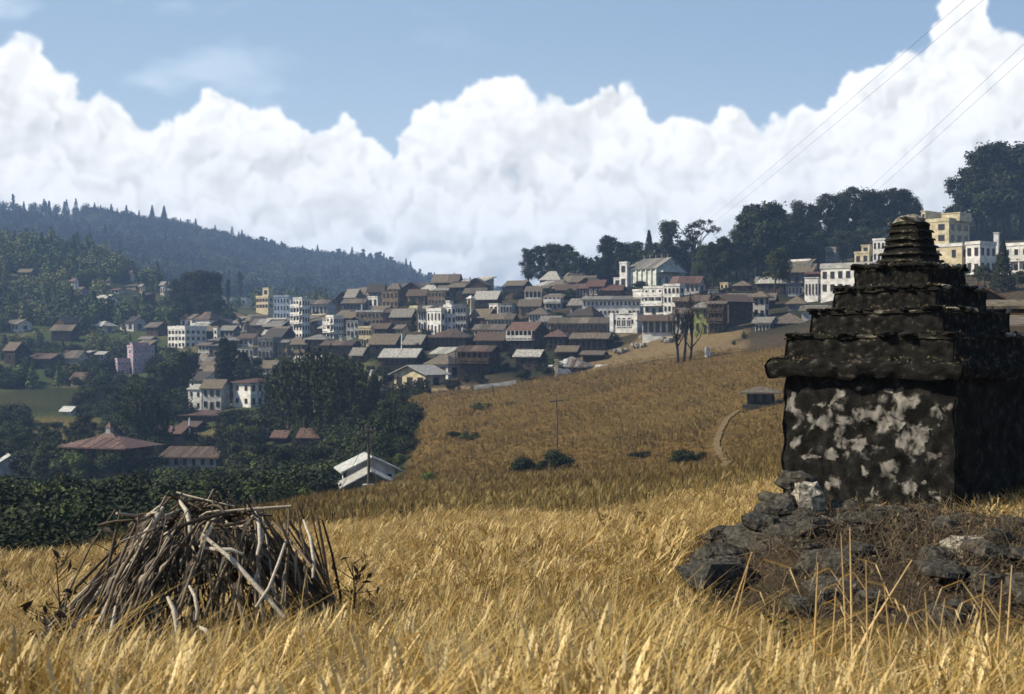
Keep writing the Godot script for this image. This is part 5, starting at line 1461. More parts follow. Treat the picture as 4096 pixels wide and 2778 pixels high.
func dry_grass() -> void:
	var field := Node3D.new()
	field.name = "dry_grass"
	add_child(field)
	tag(field, "long golden dry grass covering the whole sunny slope", "grass", "", "stuff")
	var kinds := []
	for k in 6:      # 0-2 near tufts, 3-5 broader ones for the slope beyond
		var s := Shape.new()
		var near := k < 3
		for b in (18 if near else 11):
			var a := rng.randf() * TAU
			var root := Vector3(cos(a), 0, sin(a)) * rng.randf() * (0.07 if near else 0.22)
			var long := rng.randf_range(0.20, 0.50) if near else rng.randf_range(0.20, 0.46)
			if near and rng.randf() < 0.12: long *= 1.45
			var lean := rng.randf_range(0.05, 0.75)
			var dirv := Vector3(cos(a + rng.randfn() * 0.6), 0, sin(a + rng.randfn() * 0.6))
			var w := (rng.randf_range(0.0022, 0.006) if near else rng.randf_range(0.012, 0.024))
			var sd := dirv.cross(Vector3.UP).rotated(Vector3.UP, rng.randf() * 1.2) * w
			var tone := rng.randf()
			s.tint = Color(0.41, 0.285, 0.085).lerp(Color(0.78, 0.65, 0.38), tone * tone) if rng.randf() < 0.75 else Color(0.15, 0.095, 0.035)
			if near and rng.randf() < 0.05: s.tint = Color(0.13, 0.15, 0.045)
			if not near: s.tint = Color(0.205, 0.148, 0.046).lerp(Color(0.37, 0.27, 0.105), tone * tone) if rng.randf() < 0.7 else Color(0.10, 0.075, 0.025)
			var pts := []
			var snap := near and rng.randf() < 0.34      # broken over part way up
			for j in 5:
				var t := j / 4.0
				if snap and j > 2:
					pts.append(pts[2] + dirv * long * (0.16 * (j - 2)) + Vector3(0, (0.03 - 0.07 * (j - 2)) * long * 2.0, 0))
					continue
				var bend := lean * long * t * t
				pts.append(root + dirv * bend + Vector3(0, long * (t - 0.33 * lean * t * t * (1.6 if rng.randf() < 0.2 else 1.0)), 0))
			if near and b % 9 == 4 and not snap:      # a seed head
				for e in 5:
					var hp: Vector3 = (pts[3] as Vector3).lerp(pts[4], e / 5.0)
					s.tri(hp - sd * 1.6, hp + (pts[4] - pts[3]) * 0.3, hp + sd * 1.6)
			for j in 3:
				var w0 := 1.0 - 0.22 * j; var w1 := 1.0 - 0.22 * (j + 1)
				s.quad(pts[j] - sd * w0, pts[j + 1] - sd * w1, pts[j + 1] + sd * w1, pts[j] + sd * w0)
			s.tri(pts[3] - sd * 0.34, pts[4], pts[3] + sd * 0.34)
		kinds.append(s.mesh())
	var spots := []; var cols := []
	for k in 6: spots.append([]); cols.append(PackedColorArray())
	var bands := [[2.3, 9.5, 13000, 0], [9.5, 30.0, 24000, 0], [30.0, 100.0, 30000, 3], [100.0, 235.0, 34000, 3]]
	for b in bands:
		for i in b[2]:
			var u := rng.randf_range(-170, 1190)
			var d: float = b[0] * pow(b[1] / b[0], rng.randf())
			var e := far_of_meadow(u)
			if not meadow(u + rng.randf_range(-3, 3), d * rng.randf_range(0.95, 1.01)): continue
			var p := ground_at(u, d)
			var n := lumps.get_noise_2d(p.x * 9.0, p.z * 9.0) if d < 30 else lumps.get_noise_2d(p.x * 2.2, p.z * 2.2)
			if on_path(p): continue
			var z := rng.randf_range(0.65, 1.2) * (1.0 + 0.35 * n)
			if b[3] == 0: z *= lerpf(1.2, 0.5, smoothstep(4.0, 7.6, d + lumps.get_noise_2d(p.x * 20.0, p.z * 20.0) * 1.5))
			if Vector2((p.x - bank_at.x) / 1.42, (p.z - bank_at.z) / 2.85).length() < 1.0:
				z *= 0.55
				if rng.randf() < (0.9 if p.z < bank_at.z + 1.6 else 0.72): continue
			if p.distance_to(heap_at) < 1.0: continue
			if u > 670 and d < 8.5:      # thin and short where the bank's stones lie under the sod
				var thin := smoothstep(670, 740, u)
				z *= lerpf(1.0, 0.5 if d > 6.3 else 0.85, thin)
				if rng.randf() < (0.45 if d > 6.3 else 0.15) * thin: continue
			if d > 30: z *= 0.9 + 0.25 * (d / 200.0)
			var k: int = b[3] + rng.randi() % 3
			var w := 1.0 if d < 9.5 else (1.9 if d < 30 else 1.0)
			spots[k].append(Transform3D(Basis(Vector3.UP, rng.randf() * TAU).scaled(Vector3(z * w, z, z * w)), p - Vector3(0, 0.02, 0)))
			var n3 := lumps.get_noise_2d(p.x * 0.8 + 60, p.z * 0.8)
			var c := Color(1, 1, 1).lerp(Color(0.55, 0.52, 0.42), clampf(n * 1.9 + 0.25, 0, 1))
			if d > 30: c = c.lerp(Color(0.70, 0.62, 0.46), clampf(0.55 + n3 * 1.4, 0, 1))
			if d <= 30: c = c.lerp(Color(0.72, 0.67, 0.56), smoothstep(7.5, 13.0, d + n3 * 5.0) * 0.8)
			if d > 30 and rng.randf() < 0.05: c = Color(0.3, 0.32, 0.2)
			cols[k].append(c * rng.randf_range(0.82, 1.12))
	var wd := Shape.new()
	for i in 9:
		var a := i * 2.4
		var e := Vector3(cos(a) * 0.12, rng.randf_range(0.12, 0.34), sin(a) * 0.12)
		wd.tint = Color(0.06, 0.045, 0.03)
		wd.tube([Vector3.ZERO, e * 0.5 + Vector3(0, 0.03, 0), e], [0.004, 0.003, 0.0015], 3)
		for j in 7:
			leaf(wd, e * rng.randf_range(0.35, 1.0), Vector3(cos(a), 0.5, sin(a)), 0.016, [Color(0.15, 0.105, 0.05), Color(0.08, 0.085, 0.03), Color(0.20, 0.15, 0.07)][j % 3], 1.5)
	var wp := []; var wc := PackedColorArray()
	for i in 520:
		var u := rng.randf_range(-170, 1190)
		var d := 4.5 * pow(14.0, rng.randf())
		if d > far_of_meadow(u) or lumps.get_noise_2d(u * 0.8, d * 4.0) < 0.0: continue
		var z := rng.randf_range(0.4, 0.85) * (1.0 if d < 15 else 1.3)
		wp.append(Transform3D(Basis(Vector3.UP, rng.randf() * TAU).scaled(Vector3(z, z, z)), ground_at(u, d)))
		wc.append(Color(1, 1, 1) * rng.randf_range(0.7, 1.3))
	scatter("weeds", "", wd.mesh(), M.leaf_dry, wp, wc, field)
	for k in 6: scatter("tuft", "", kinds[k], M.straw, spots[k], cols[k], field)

var path_pts := []
func on_path(p: Vector3) -> bool:
	if p.z > -50 or p.z < -130: return false
	for q in path_pts:
		if Vector2(p.x - q.x, p.z - q.z).length() < 0.75: return true
	return false

# ---------------------------------------------------------------- foreground
var heap_at := Vector3.ZERO
var bank_at := Vector3.ZERO

func stalk_heap() -> void:
	var o := thing("stalk_heap", "tangled conical heap of dry maize stalks standing in the grass", "stalk heap", heap_at)
	# thatch of dry leaves over the windward side and the top, hollow beneath
	var c := Shape.new()
	for i in 2600:
		var a := rng.randf_range(PI * 0.62, PI * 1.98) if i % 3 else rng.randf() * TAU
		var t := rng.randf() if i % 3 else rng.randf_range(0.72, 1.0)
		var r := lerpf(0.92, 0.16, pow(t, 1.1)) * rng.randf_range(0.86, 1.0)
		var p0 := Vector3(cos(a) * r * 1.0 + 0.04, -0.02 + t * 0.80, sin(a) * r * 0.82)
		var dn := Vector3(cos(a) * 0.72, -0.7, sin(a) * 0.6).normalized().rotated(Vector3(cos(a), 0.6, sin(a)).normalized(), rng.randfn() * 0.35) * rng.randf_range(0.08, 0.24)
		var w := Vector3(-sin(a), rng.randfn() * 0.2, cos(a)).normalized() * rng.randf_range(0.005, 0.014)
		c.tint = Color(0.10, 0.075, 0.05).lerp(Color(0.46, 0.39, 0.28), pow(rng.randf(), 3.5))
		var m := p0 + dn * 0.5 + Vector3(cos(a), 0.4, sin(a)) * 0.015
		c.quad(p0 - w * 0.5, m - w, m + w, p0 + w * 0.5)
		c.tri(m - w, p0 + dn, m + w)
	var th := put("leaf_thatch", c, M.stalk, o)
	th.set_meta("kind", "stuff")
	var variants := []
	for k in 252:
		var s := Shape.new()
		var left := k < 140
		var top_layer := k >= 140 and k < 178
		var a: float
		if left: a = rng.randf_range(PI * 0.66, PI * 1.9)
		elif top_layer: a = rng.randf() * TAU
		else: a = rng.randf_range(-0.6, PI * 0.85)
		var r0 := rng.randf_range(0.72, 1.04)
		var foot := Vector3(cos(a) * r0, rng.randf_range(-0.08, 0.12), sin(a) * r0 * 0.9)
		var head := Vector3(clampf(foot.x * 0.6, -0.3, 0.55) + rng.randf_range(-0.28, 0.28), rng.randf_range(0.66, 0.9), rng.randf_range(-0.25, 0.3))
		if left:
			foot = Vector3(cos(a) * rng.randf_range(0.35, 1.12), 0, sin(a) * 0.8)
			foot.y = maxf(0.0, 0.82 * (1.0 - Vector2(foot.x, foot.z).length() / 1.02)) + rng.randf_range(0.0, 0.1)
			head = foot.lerp(Vector3(rng.randf_range(-0.25, 0.15), 0.92, rng.randf_range(-0.1, 0.15)), rng.randf_range(0.45, 1.0)) + Vector3(0, 0.06, 0)
		if top_layer:
			head = Vector3(rng.randf_range(-0.40, 0.50), rng.randf_range(0.74, 0.88), rng.randf_range(-0.25, 0.25))
			foot = head + Vector3(cos(a), rng.randf_range(-0.5, 0.25), sin(a)) * rng.randf_range(0.25, 0.55)
		foot.x = minf(foot.x, 0.86)
		if k % 23 == 7: head += Vector3(rng.randf_range(-0.1, 0.12), rng.randf_range(0.05, 0.2), 0)
		var r := rng.randf_range(0.005, 0.0125)
		var bow := Vector3(cos(a), 0.2, sin(a)) * rng.randf_range(0.0, 0.06) + Vector3(rng.randfn(), rng.randfn(), rng.randfn()) * 0.018
		var m1 := foot.lerp(head, 0.35) + bow; var m2 := foot.lerp(head, 0.7) + bow * 0.8
		var pale := rng.randf()
		var front := sin(a) > 0.2 and not left and not top_layer
		s.tint = Color(0.08, 0.058, 0.04).lerp(Color(0.20, 0.15, 0.10), smoothstep(0.1, 0.6, pale)).lerp(Color(0.60, 0.53, 0.42), smoothstep(0.78, 0.97, pale))
		s.tube([foot, m1, m2, head], [r, r * 1.15, r, r * 0.7], 5)
		# dry leaves hanging from it
		for lf in (2 if left or top_layer else 1):
			m2 = foot.lerp(head, rng.randf_range(0.3, 0.95)) + bow * 0.8
			s.tint = Color(0.14, 0.10, 0.065).lerp(Color(0.58, 0.50, 0.38), pow(rng.randf(), 2.0))
			var e := m2 + Vector3(cos(a + 0.6) * 0.14, -0.16 - 0.1 * rng.randf(), sin(a + 0.6) * 0.14)
			var w := Vector3(-sin(a), 0.2, cos(a)) * rng.randf_range(0.004, 0.013)
			s.quad(m2 - w * 0.3, m2.lerp(e, 0.5) + Vector3(0, 0.05, 0) - w, m2.lerp(e, 0.5) + Vector3(0, 0.05, 0) + w, m2 + w * 0.3)
			s.tri(m2.lerp(e, 0.5) + Vector3(0, 0.05, 0) - w, e, m2.lerp(e, 0.5) + Vector3(0, 0.05, 0) + w)
		put("stalk", s, M.stalk, o)
	# the pale stalks that stand out on the shaded front
	for b in [[0.03, 0.74, 0.30, 0.60, 0.28, 0.62, 0.016], [0.30, 0.62, 0.37, 0.02, 0.66, 0.30, 0.014], [-0.10, 0.40, 0.62, -0.02, 0.18, 0.74, 0.015], [0.02, 0.46, 0.58, 0.09, 0.28, 0.70, 0.012], [0.10, 0.24, 0.70, 0.20, 0.16, 0.78, 0.015], [0.34, 0.86, 0.16, 0.40, 0.62, 0.42, 0.012], [0.56, 0.70, 0.30, 0.43, 0.34, 0.62, 0.010], [0.64, 0.80, 0.10, 0.74, 0.48, 0.40, 0.011], [-0.42, 0.34, 0.6, -0.46, 0.06, 0.78, 0.012], [0.36, 0.16, 0.76, 0.40, -0.02, 0.86, 0.013], [-0.26, 0.88, 0.1, -0.36, 0.72, 0.28, 0.017], [-0.16, 0.92, 0.08, -0.05, 0.74, 0.26, 0.015]]:
		var s := Shape.new()
		s.tint = Color(0.60, 0.54, 0.43)
		var p0 := Vector3(b[0], b[1], b[2]); var p1 := Vector3(b[3], b[4], b[5])
		s.tube([p0, p0.lerp(p1, 0.35) + Vector3(0.03, 0.02, 0.05), p0.lerp(p1, 0.7) + Vector3(0.03, 0, 0.04), p1], [b[6] * 0.7, b[6], b[6], b[6] * 0.8], 6)
		put("stalk", s, M.stalk, o)
	# dead weeds beside the heap
	for a in [[57, 8.6, 0.62, "dead branching weed standing just left of the stalk heap"], [44, 8.2, 0.35, "small dead weed in the grass left of the stalk heap"], [115, 9.6, 0.72, "dark dead weed poking up behind the stalk heap's left shoulder"], [352, 8.9, 0.42, "withered dark weed in the grass right of the stalk heap"]]:
		var g := ground_at(a[0], a[1])
		var w := thing("dead_weed", a[3], "weed", g)
		var s := Shape.new()
		s.tint = Color(0.05, 0.035, 0.025)
		s.tube([Vector3(0, -0.05, 0), Vector3(0.02, a[2] * 0.5, 0), Vector3(0.0, a[2], 0.02)], [0.008, 0.006, 0.003], 5)
		for i in 16:
			var y: float = a[2] * rng.randf_range(0.25, 1.0)
			var q := Vector3(rng.randf_range(-0.16, 0.16), 0.1 * rng.randf() + 0.03, rng.randf_range(-0.1, 0.1))
			s.tube([Vector3(0.01, y, 0), Vector3(0.01, y, 0) + q], [0.004, 0.002], 4)
			leaf(s, Vector3(0.01, y, 0) + q, q.normalized(), 0.03, Color(0.06, 0.04, 0.028), 1.4)
		put("stem", s, M.stalk, w)

func mossy_image(patches: Array, seed_: int, w: int, h: int, dark: Color, pale: Color, share: float) -> Texture2D:
	# black lichen over old lime wash: pale islands where the wash still shows
	var im := Image.create_empty(w, h, false, Image.FORMAT_RGB8)
	var f := FastNoiseLite.new(); f.seed = seed_; f.frequency = 0.012; f.fractal_octaves = 5
	var g := FastNoiseLite.new(); g.seed = seed_ + 1; g.frequency = 0.06; g.fractal_octaves = 3
	for y in h:
		for x in w:
			var px := x / float(w) * 2.0 + f.get_noise_2d(x * 1.3 + 500, y * 1.3) * 0.09; var py := y / float(h) + f.get_noise_2d(x * 1.3, y * 1.3 + 300) * 0.09
			var a := -1.0
			for p in patches:
				var dx: float = (px - p[0]) / (p[2] * 0.8); var dy: float = (py - p[1]) / (p[3] * 0.8)
				a = maxf(a, 1.0 - sqrt(dx * dx + dy * dy))
			var n := f.get_noise_2d(x * 2.0, y * 2.0)
			var m := smoothstep(-0.12, 0.5, a + n * 0.75 + g.get_noise_2d(x * 0.6, y * 0.6) * 0.35 - 0.06) if patches else 0.0
			m = maxf(m, smoothstep(0.30, 0.5, n + g.get_noise_2d(x + 90, y) * 0.35) * share)
			var k := 0.6 + 1.2 * absf(g.get_noise_2d(x * 1.7, y * 1.7 + 40)) + 0.9 * n + 0.8 * maxf(0.0, f.get_noise_2d(x * 2.5 + 900, y * 0.6))
			var d := Color(dark.r * k, dark.g * k, dark.b * k)
			var tone := 0.8 + 0.8 * g.get_noise_2d(x * 0.7 + 200, y * 0.4) + 0.5 * n
			im.set_pixel(x, y, d.lerp(pale * tone, clampf(m, 0, 1)).linear_to_srgb())
	return ImageTexture.create_from_image(im)

func weathered_block(w: float, y0: float, y1: float, w1: float, n: int, rough: float, seed_: int, lip := 0.0) -> ArrayMesh:
	# four walls and a top, finely divided and worn, with uv per wall
	var st := SurfaceTool.new()
	st.begin(Mesh.PRIMITIVE_TRIANGLES)
	var f := FastNoiseLite.new(); f.seed = seed_; f.frequency = 4.5; f.fractal_octaves = 4
	var place := func(p: Vector3) -> Vector3:
		var q := Vector3(f.get_noise_3dv(p), f.get_noise_3dv(p + Vector3(31, 0, 0)), f.get_noise_3dv(p + Vector3(0, 57, 0)))
		return p + q * rough
	var nv := maxi(3, int(n * (y1 - y0) / w))
	for side in 4:
		var b := Basis(Vector3.UP, side * PI / 2)
		for i in n:
			for j in nv:
				var c := []
				for e in [[0, 0], [0, 1], [1, 1], [1, 0]]:
					var s := float(i + e[0]) / n; var t := float(j + e[1]) / nv
					var ww := lerpf(w, w1, t)
					if lip > 0.0: ww += lip * sin(PI * clampf(t, 0, 1))
					var cut := 1.0 - 0.02 * pow(absf(2 * s - 1), 8)
					c.append([place.call(b * Vector3((s - 0.5) * ww, lerpf(y0, y1, t), ww / 2 * cut)), Vector2(s * 0.5 + (0.0 if side == 0 else 0.5), 1 - t)])
				for k in [0, 1, 2, 0, 2, 3]:
					st.set_uv(c[k][1]); st.add_vertex(c[k][0])
	for i in n:
		for j in n:
			var c := []
			for e in [[0, 0], [0, 1], [1, 1], [1, 0]]:
				var s := float(i + e[0]) / n - 0.5; var t := float(j + e[1]) / n - 0.5
				c.append([place.call(Vector3(s * w1, y1, -t * w1)), Vector2(s + 0.5, t + 0.5)])
			for k in [0, 1, 2, 0, 2, 3]:
				st.set_uv(c[k][1]); st.add_vertex(c[k][0])
	st.generate_normals()
	st.index()
	return st.commit()

func worn(called: String, tex: Texture2D, relief := 2.0) -> StandardMaterial3D:
	var m := StandardMaterial3D.new()
	m.resource_name = called
	m.albedo_texture = tex
	m.roughness = 0.96
	m.metallic_specular = 0.15
	m.cull_mode = BaseMaterial3D.CULL_DISABLED
	M[called] = m
	return m

func shrine() -> void:
	var turn := -deg_to_rad(43.0)
	var n := Vector3(-sin(deg_to_rad(43.0)), 0, cos(deg_to_rad(43.0))); var r := Vector3(cos(deg_to_rad(43.0)), 0, sin(deg_to_rad(43.0)))
	var corner := Vector3((956 - 512) / LENS * 12.0, 0, -12.0)
	var wide := 1.74
	var at := corner - (n + r) * wide / 2
	at.y = 0.0
	var o := thing("stepped_shrine", "weathered stepped stone shrine with tapering spire and black mossy plaster", "shrine", at, turn)
	var dark := Color(0.0105, 0.0102, 0.009); var pale := Color(0.155, 0.146, 0.132)
	var front := [[0.05, 0.26, 0.06, 0.16], [0.22, 0.37, 0.10, 0.07], [0.35, 0.20, 0.05, 0.09], [0.36, 0.40, 0.09, 0.12], [0.57, 0.30, 0.11, 0.14], [0.48, 0.30, 0.10, 0.05], [0.66, 0.34, 0.06, 0.10], [0.76, 0.46, 0.08, 0.16], [0.72, 0.22, 0.07, 0.13], [0.50, 0.56, 0.12, 0.06], [0.30, 0.60, 0.09, 0.06], [0.17, 0.64, 0.05, 0.05], [0.66, 0.70, 0.07, 0.14], [0.32, 0.82, 0.06, 0.06], [0.76, 0.86, 0.08, 0.06], [0.62, 1.0, 0.09, 0.04], [0.82, 0.42, 0.05, 0.05], [0.40, 0.50, 0.10, 0.05], [0.10, 0.52, 0.04, 0.06], [0.24, 0.24, 0.05, 0.06], [0.88, 0.62, 0.05, 0.08], [0.90, 0.26, 0.05, 0.07], [0.14, 0.82, 0.04, 0.06], [0.48, 0.74, 0.05, 0.05], [0.56, 0.88, 0.04, 0.05], [0.90, 0.90, 0.05, 0.06], [0.44, 0.10, 0.06, 0.05], [0.62, 0.12, 0.07, 0.05], [0.24, 0.94, 0.05, 0.04], [0.84, 0.76, 0.04, 0.05]]
	var body_tex := mossy_image(front, 3, 840, 300, dark, pale, 0.07)
	var tier_tex := mossy_image([], 8, 1000, 90, dark, Color(0.085, 0.075, 0.06), 0.35)
	var bm := worn("body_plaster", body_tex)
	bm.heightmap_enabled = true
	bm.heightmap_texture = body_tex
	bm.heightmap_scale = 2.5
	var tm := worn("tier_plaster", tier_tex)
	put("body", weathered_block(wide * 1.0, 0.06, 1.24, wide * 0.985, 34, 0.035, 4), bm, o)
	put("footing", weathered_block(wide * 0.95, -0.5, 0.07, wide * 0.93, 22, 0.06, 5), tm, o)
	put("cornice", weathered_block(1.92, 1.22, 1.385, 1.92, 44, 0.045, 6, 0.07), tm, o)
	var y := 1.375
	for t in [[1.72, 0.235], [1.38, 0.23], [1.06, 0.205], [0.76, 0.205]]:
		put("step", weathered_block(t[0], y, y + t[1] - 0.03, t[0] * 0.985, 26, 0.02, int(t[0] * 100)), tm, o)
		put("ledge", weathered_block(t[0] * 1.005, y + t[1] - 0.034, y + t[1], t[0] * 0.99, 30, 0.02, int(t[0] * 70)), worn("ledge_stone", mossy_image([], 18, 512, 32, Color(0.016, 0.015, 0.012), Color(0.15, 0.135, 0.10), 0.7)) if not M.has("ledge_stone") else M.ledge_stone, o)
		y += t[1]
	var ring := 0
	for w in [0.44, 0.405, 0.37, 0.335, 0.30, 0.265]:      # the ringed spire
		put("spire_ring", weathered_block(w, y, y + 0.052, w * 0.97, 12, 0.02, 200 + ring), tm, o)
		put("spire_ledge", weathered_block(w * 1.09, y + 0.05, y + 0.072, w * 1.03, 12, 0.016, 240 + ring), M.ledge_stone, o)
		y += 0.071
		ring += 1
	var cap := Shape.new()
	var rg := RandomNumberGenerator.new(); rg.seed = 4
	cap.append_rock(Vector3(0, y + 0.025, 0), 0.13, rg, Vector3(1.0, 0.42, 1.0))
	put("cap_stone", cap, M.stone_pale, o)
	# moss and dry weeds rooted on the ledges
	var ms := Shape.new()
	for i in 2600:
		var lv := rng.randi() % 6
		var hw: float = [0.99, 0.86, 0.69, 0.53, 0.38, 0.24][lv]
		var yy: float = [1.385, 1.61, 1.84, 2.045, 2.25, 2.25][lv]
		var e := rng.randf_range(-hw, hw)
		var inn := rng.randf_range(0.0, 0.1)
		var q := Vector3(e, yy, hw - inn) if rng.randf() < 0.6 else Vector3(hw - inn, yy, e)
		if lumps.get_noise_2d(e * 160, lv * 40) < -0.05: continue
		leaf(ms, q + Vector3(rng.randfn() * 0.01, rng.randf_range(-0.03, 0.035), rng.randfn() * 0.01), Vector3(0, 0.6, 0.4), rng.randf_range(0.008, 0.02), [Color(0.02, 0.022, 0.01), Color(0.05, 0.04, 0.022), Color(0.10, 0.085, 0.05)][rng.randi() % 3], 1.2)
	put("moss", ms, M.leaf_dry, o).set_meta("kind", "stuff")
	# stones showing at the tier edges
	for i in 120:
		var s := Shape.new()
		var lv := rng.randi() % 4
		var ww: float = [1.72, 1.38, 1.06, 0.76][lv] / 2
		var yy: float = [1.61, 1.84, 2.045, 2.25][lv]
		s.append_rock(Vector3(rng.randf_range(-ww, ww) * 0.95, yy + 0.005, ww - rng.randf_range(0.0, 0.05)) if i % 3 else Vector3(ww - 0.03, yy, rng.randf_range(-ww, ww)), rng.randf_range(0.03, 0.062), rng, Vector3(1.5, 0.42, 1.0))
		put("edge_stone", s, M.stone_dark if i % 9 else M.stone_pale, o)
	# rough post behind
	var pp := ground_at(968, 17.0)
	var post := thing("timber_post", "crooked weathered timber post beside the shrine's shaded side", "post", pp)
	var ps := Shape.new()
	ps.tube([Vector3(0.03, -0.4, 0), Vector3(0.03, 0.7, 0), Vector3(0.0, 1.5, 0.02), Vector3(-0.02, 2.28 - pp.y, 0)], [0.04, 0.036, 0.032, 0.026], 7)
	ps.tube([Vector3(0.0, 1.55, 0.02), Vector3(0.07, 1.62, 0.03)], [0.02, 0.008], 5)
	put("shaft", ps, M.pale_bark, post)
	rubble(at)

func rubble(at: Vector3) -> void:
	# earth bank round the shrine's foot
	var s := Shape.new()
	var c := Vector3((880 - 512) / LENS * 9.7, 0, -9.7)
	bank_at = c
	var f := func(a: float, t: float) -> Vector3:
		var rad := t * (1.0 + 0.1 * sin(a * 3.0 + 1.0))
		var p := c + Vector3(cos(a) * rad * 1.42, 0, sin(a) * rad * 2.6)
		var back := smoothstep(1.9, -0.7, p.z - c.z)
		var hgt := (0.13 + 0.10 * smoothstep(1.6, 0.2, p.z - c.z) * smoothstep(-1.9, -0.9, p.z - c.z)) * smoothstep(1.0, 0.5, t)
		p.y = H(p.x, p.z) + hgt + 0.09 * lumps.get_noise_2d(p.x * 40, p.z * 40) * (1 - t) - 0.03
		return p
	for i in 16:
		for k in 40:
			var t0 := i / 16.0; var t1 := (i + 1) / 16.0
			var a0 := TAU * k / 40; var a1 := TAU * (k + 1) / 40
			s.tint = Color(0.055, 0.041, 0.027) * rng.randf_range(0.7, 1.25)
			s.quad(f.call(a0, t0), f.call(a0, t1), f.call(a1, t1), f.call(a1, t0))
	var b := put("earth_bank", s, M.terrain, self)
	tag(b, "low earth bank heaped round the foot of the stepped shrine", "bank", "", "structure")
	# stones that stand out
	for q in [[809, 506, 10.6, 0.135, Vector3(0.8, 1.15, 0.9), "pale upright boulder leaning at the shrine's left corner", true], [796, 484, 10.9, 0.11, Vector3(1.5, 0.7, 1.0), "grey slab perched above the pale upright boulder", false], [779, 505, 10.7, 0.12, Vector3(1.6, 0.5, 1.0), "flat grey slab left of the pale upright boulder", false], [775, 513, 10.3, 0.09, Vector3(1.6, 0.5, 1.0), "thin slab tucked below the flat grey slab", false],
		[764, 527, 10.2, 0.15, Vector3(1.5, 0.5, 1.0), "grey slab lowest of the stack left of the pale boulder", false], [846, 515, 10.9, 0.13, Vector3(1.3, 0.7, 1.0), "dark stone wedged between the pale boulder and the shrine wall", false], [795, 545, 9.8, 0.16, Vector3(1.4, 0.7, 1.0), "blocky grey stone in front of the corner stack", false], [838, 566, 9.3, 0.14, Vector3(1.4, 0.55, 1.0), "half-buried grey stone low in the brush", false], [940, 532, 10.6, 0.17, Vector3(1.6, 0.4, 1.0), "long thin slab against the shrine wall near its sharp corner", false], [718, 580, 9.0, 0.17, Vector3(1.7, 0.62, 0.9), "large dark block lying farthest out in the grass", false], [719, 560, 9.4, 0.10, Vector3(1.6, 0.6, 1.0), "dark slab resting on the large outlying block", false], [822, 541, 10.3, 0.14, Vector3(1.0, 1.0, 0.9), "mottled grey stone below the pale upright boulder", false], [870, 527, 10.6, 0.2, Vector3(1.5, 0.3, 1.0), "long pale-edged slab sticking out of the shrine's foot", false],
		[880, 548, 10.3, 0.17, Vector3(1.4, 0.7, 1.0), "broad lichened block under the long slab", false], [965, 545, 10.8, 0.16, Vector3(1.5, 0.4, 1.0), "flat slab at the shrine's shaded corner", false], [985, 568, 10.2, 0.15, Vector3(1.6, 0.3, 1.0), "thin slab near the picture's edge", false], [905, 560, 10.2, 0.15, Vector3(1.2, 0.8, 1.0), "squarish grey stone in the middle of the bank", false]]:
		var p := pt(q[0], q[1], q[2])
		var g := RandomNumberGenerator.new(); g.seed = int(q[0] * 7)
		var m := Shape.new()
		m.append_rock(Vector3.ZERO, q[3], g, q[4])
		var o := put("stone", m, M.stone_pale if q[6] else M.stone_grey, self)
		o.position = p + Vector3(0, 0.03, 0)
		tag(o, q[5], "stone", "stones round the shrine's foot")
	for i in 130:
		var a := rng.randf() * TAU
		var t := sqrt(rng.randf_range(0.0, 0.85))
		if i % 2 == 0:
			a = rng.randf_range(PI * 1.02, PI * 1.55)
		var p: Vector3 = f.call(a, t)
		var m := Shape.new()
		m.append_rock(Vector3.ZERO, rng.randf_range(0.05, 0.15), rng, Vector3(1.5, rng.randf_range(0.3, 0.65), 1.0))
		var o := put("loose_stone", m, M.stone_pale if rng.randf() < 0.03 else M.stone_grey, self)
		o.position = p + Vector3(0, rng.randf_range(0.02, 0.10), 0)
		tag(o, "small loose grey stone in the rubble round the shrine's foot", "stone", "loose rubble stones")
	# tangle of dead twigs over the bank
	var w := Shape.new()
	for i in 6200:
		var a := rng.randf() * TAU
		var p: Vector3 = f.call(a, pow(rng.randf_range(0.0, 1.1), 0.6))
		w.tint = Color(0.055, 0.042, 0.03).lerp(Color(0.19, 0.145, 0.09), pow(rng.randf(), 2.0))
		var d := Vector3(rng.randfn(), absf(rng.randfn()) * 0.8 + 0.12, rng.randfn()).normalized() * rng.randf_range(0.08, 0.26)
		var bend := Vector3(rng.randfn(), rng.randfn(), rng.randfn()) * 0.05
		var th := rng.randf_range(0.0016, 0.0038)
		w.tube([p, p + d * 0.5 + bend, p + d], [th, th * 0.8, th * 0.4], 3)
	for i in 3600:
		var a := rng.randf() * TAU
		var p: Vector3 = f.call(a, pow(rng.randf_range(0.0, 1.05), 0.6))
		leaf(w, p + Vector3(0, rng.randf_range(0.0, 0.16), 0), Vector3.UP, rng.randf_range(0.007, 0.017), [Color(0.10, 0.07, 0.045), Color(0.055, 0.055, 0.025), Color(0.05, 0.036, 0.024), Color(0.14, 0.105, 0.06)][rng.randi() % 4], 1.3)
	var tw := put("dead_brush", w, M.leaf_dry, self)
	tag(tw, "tangle of dead brown twigs and weeds over the shrine's bank", "brush", "", "stuff")
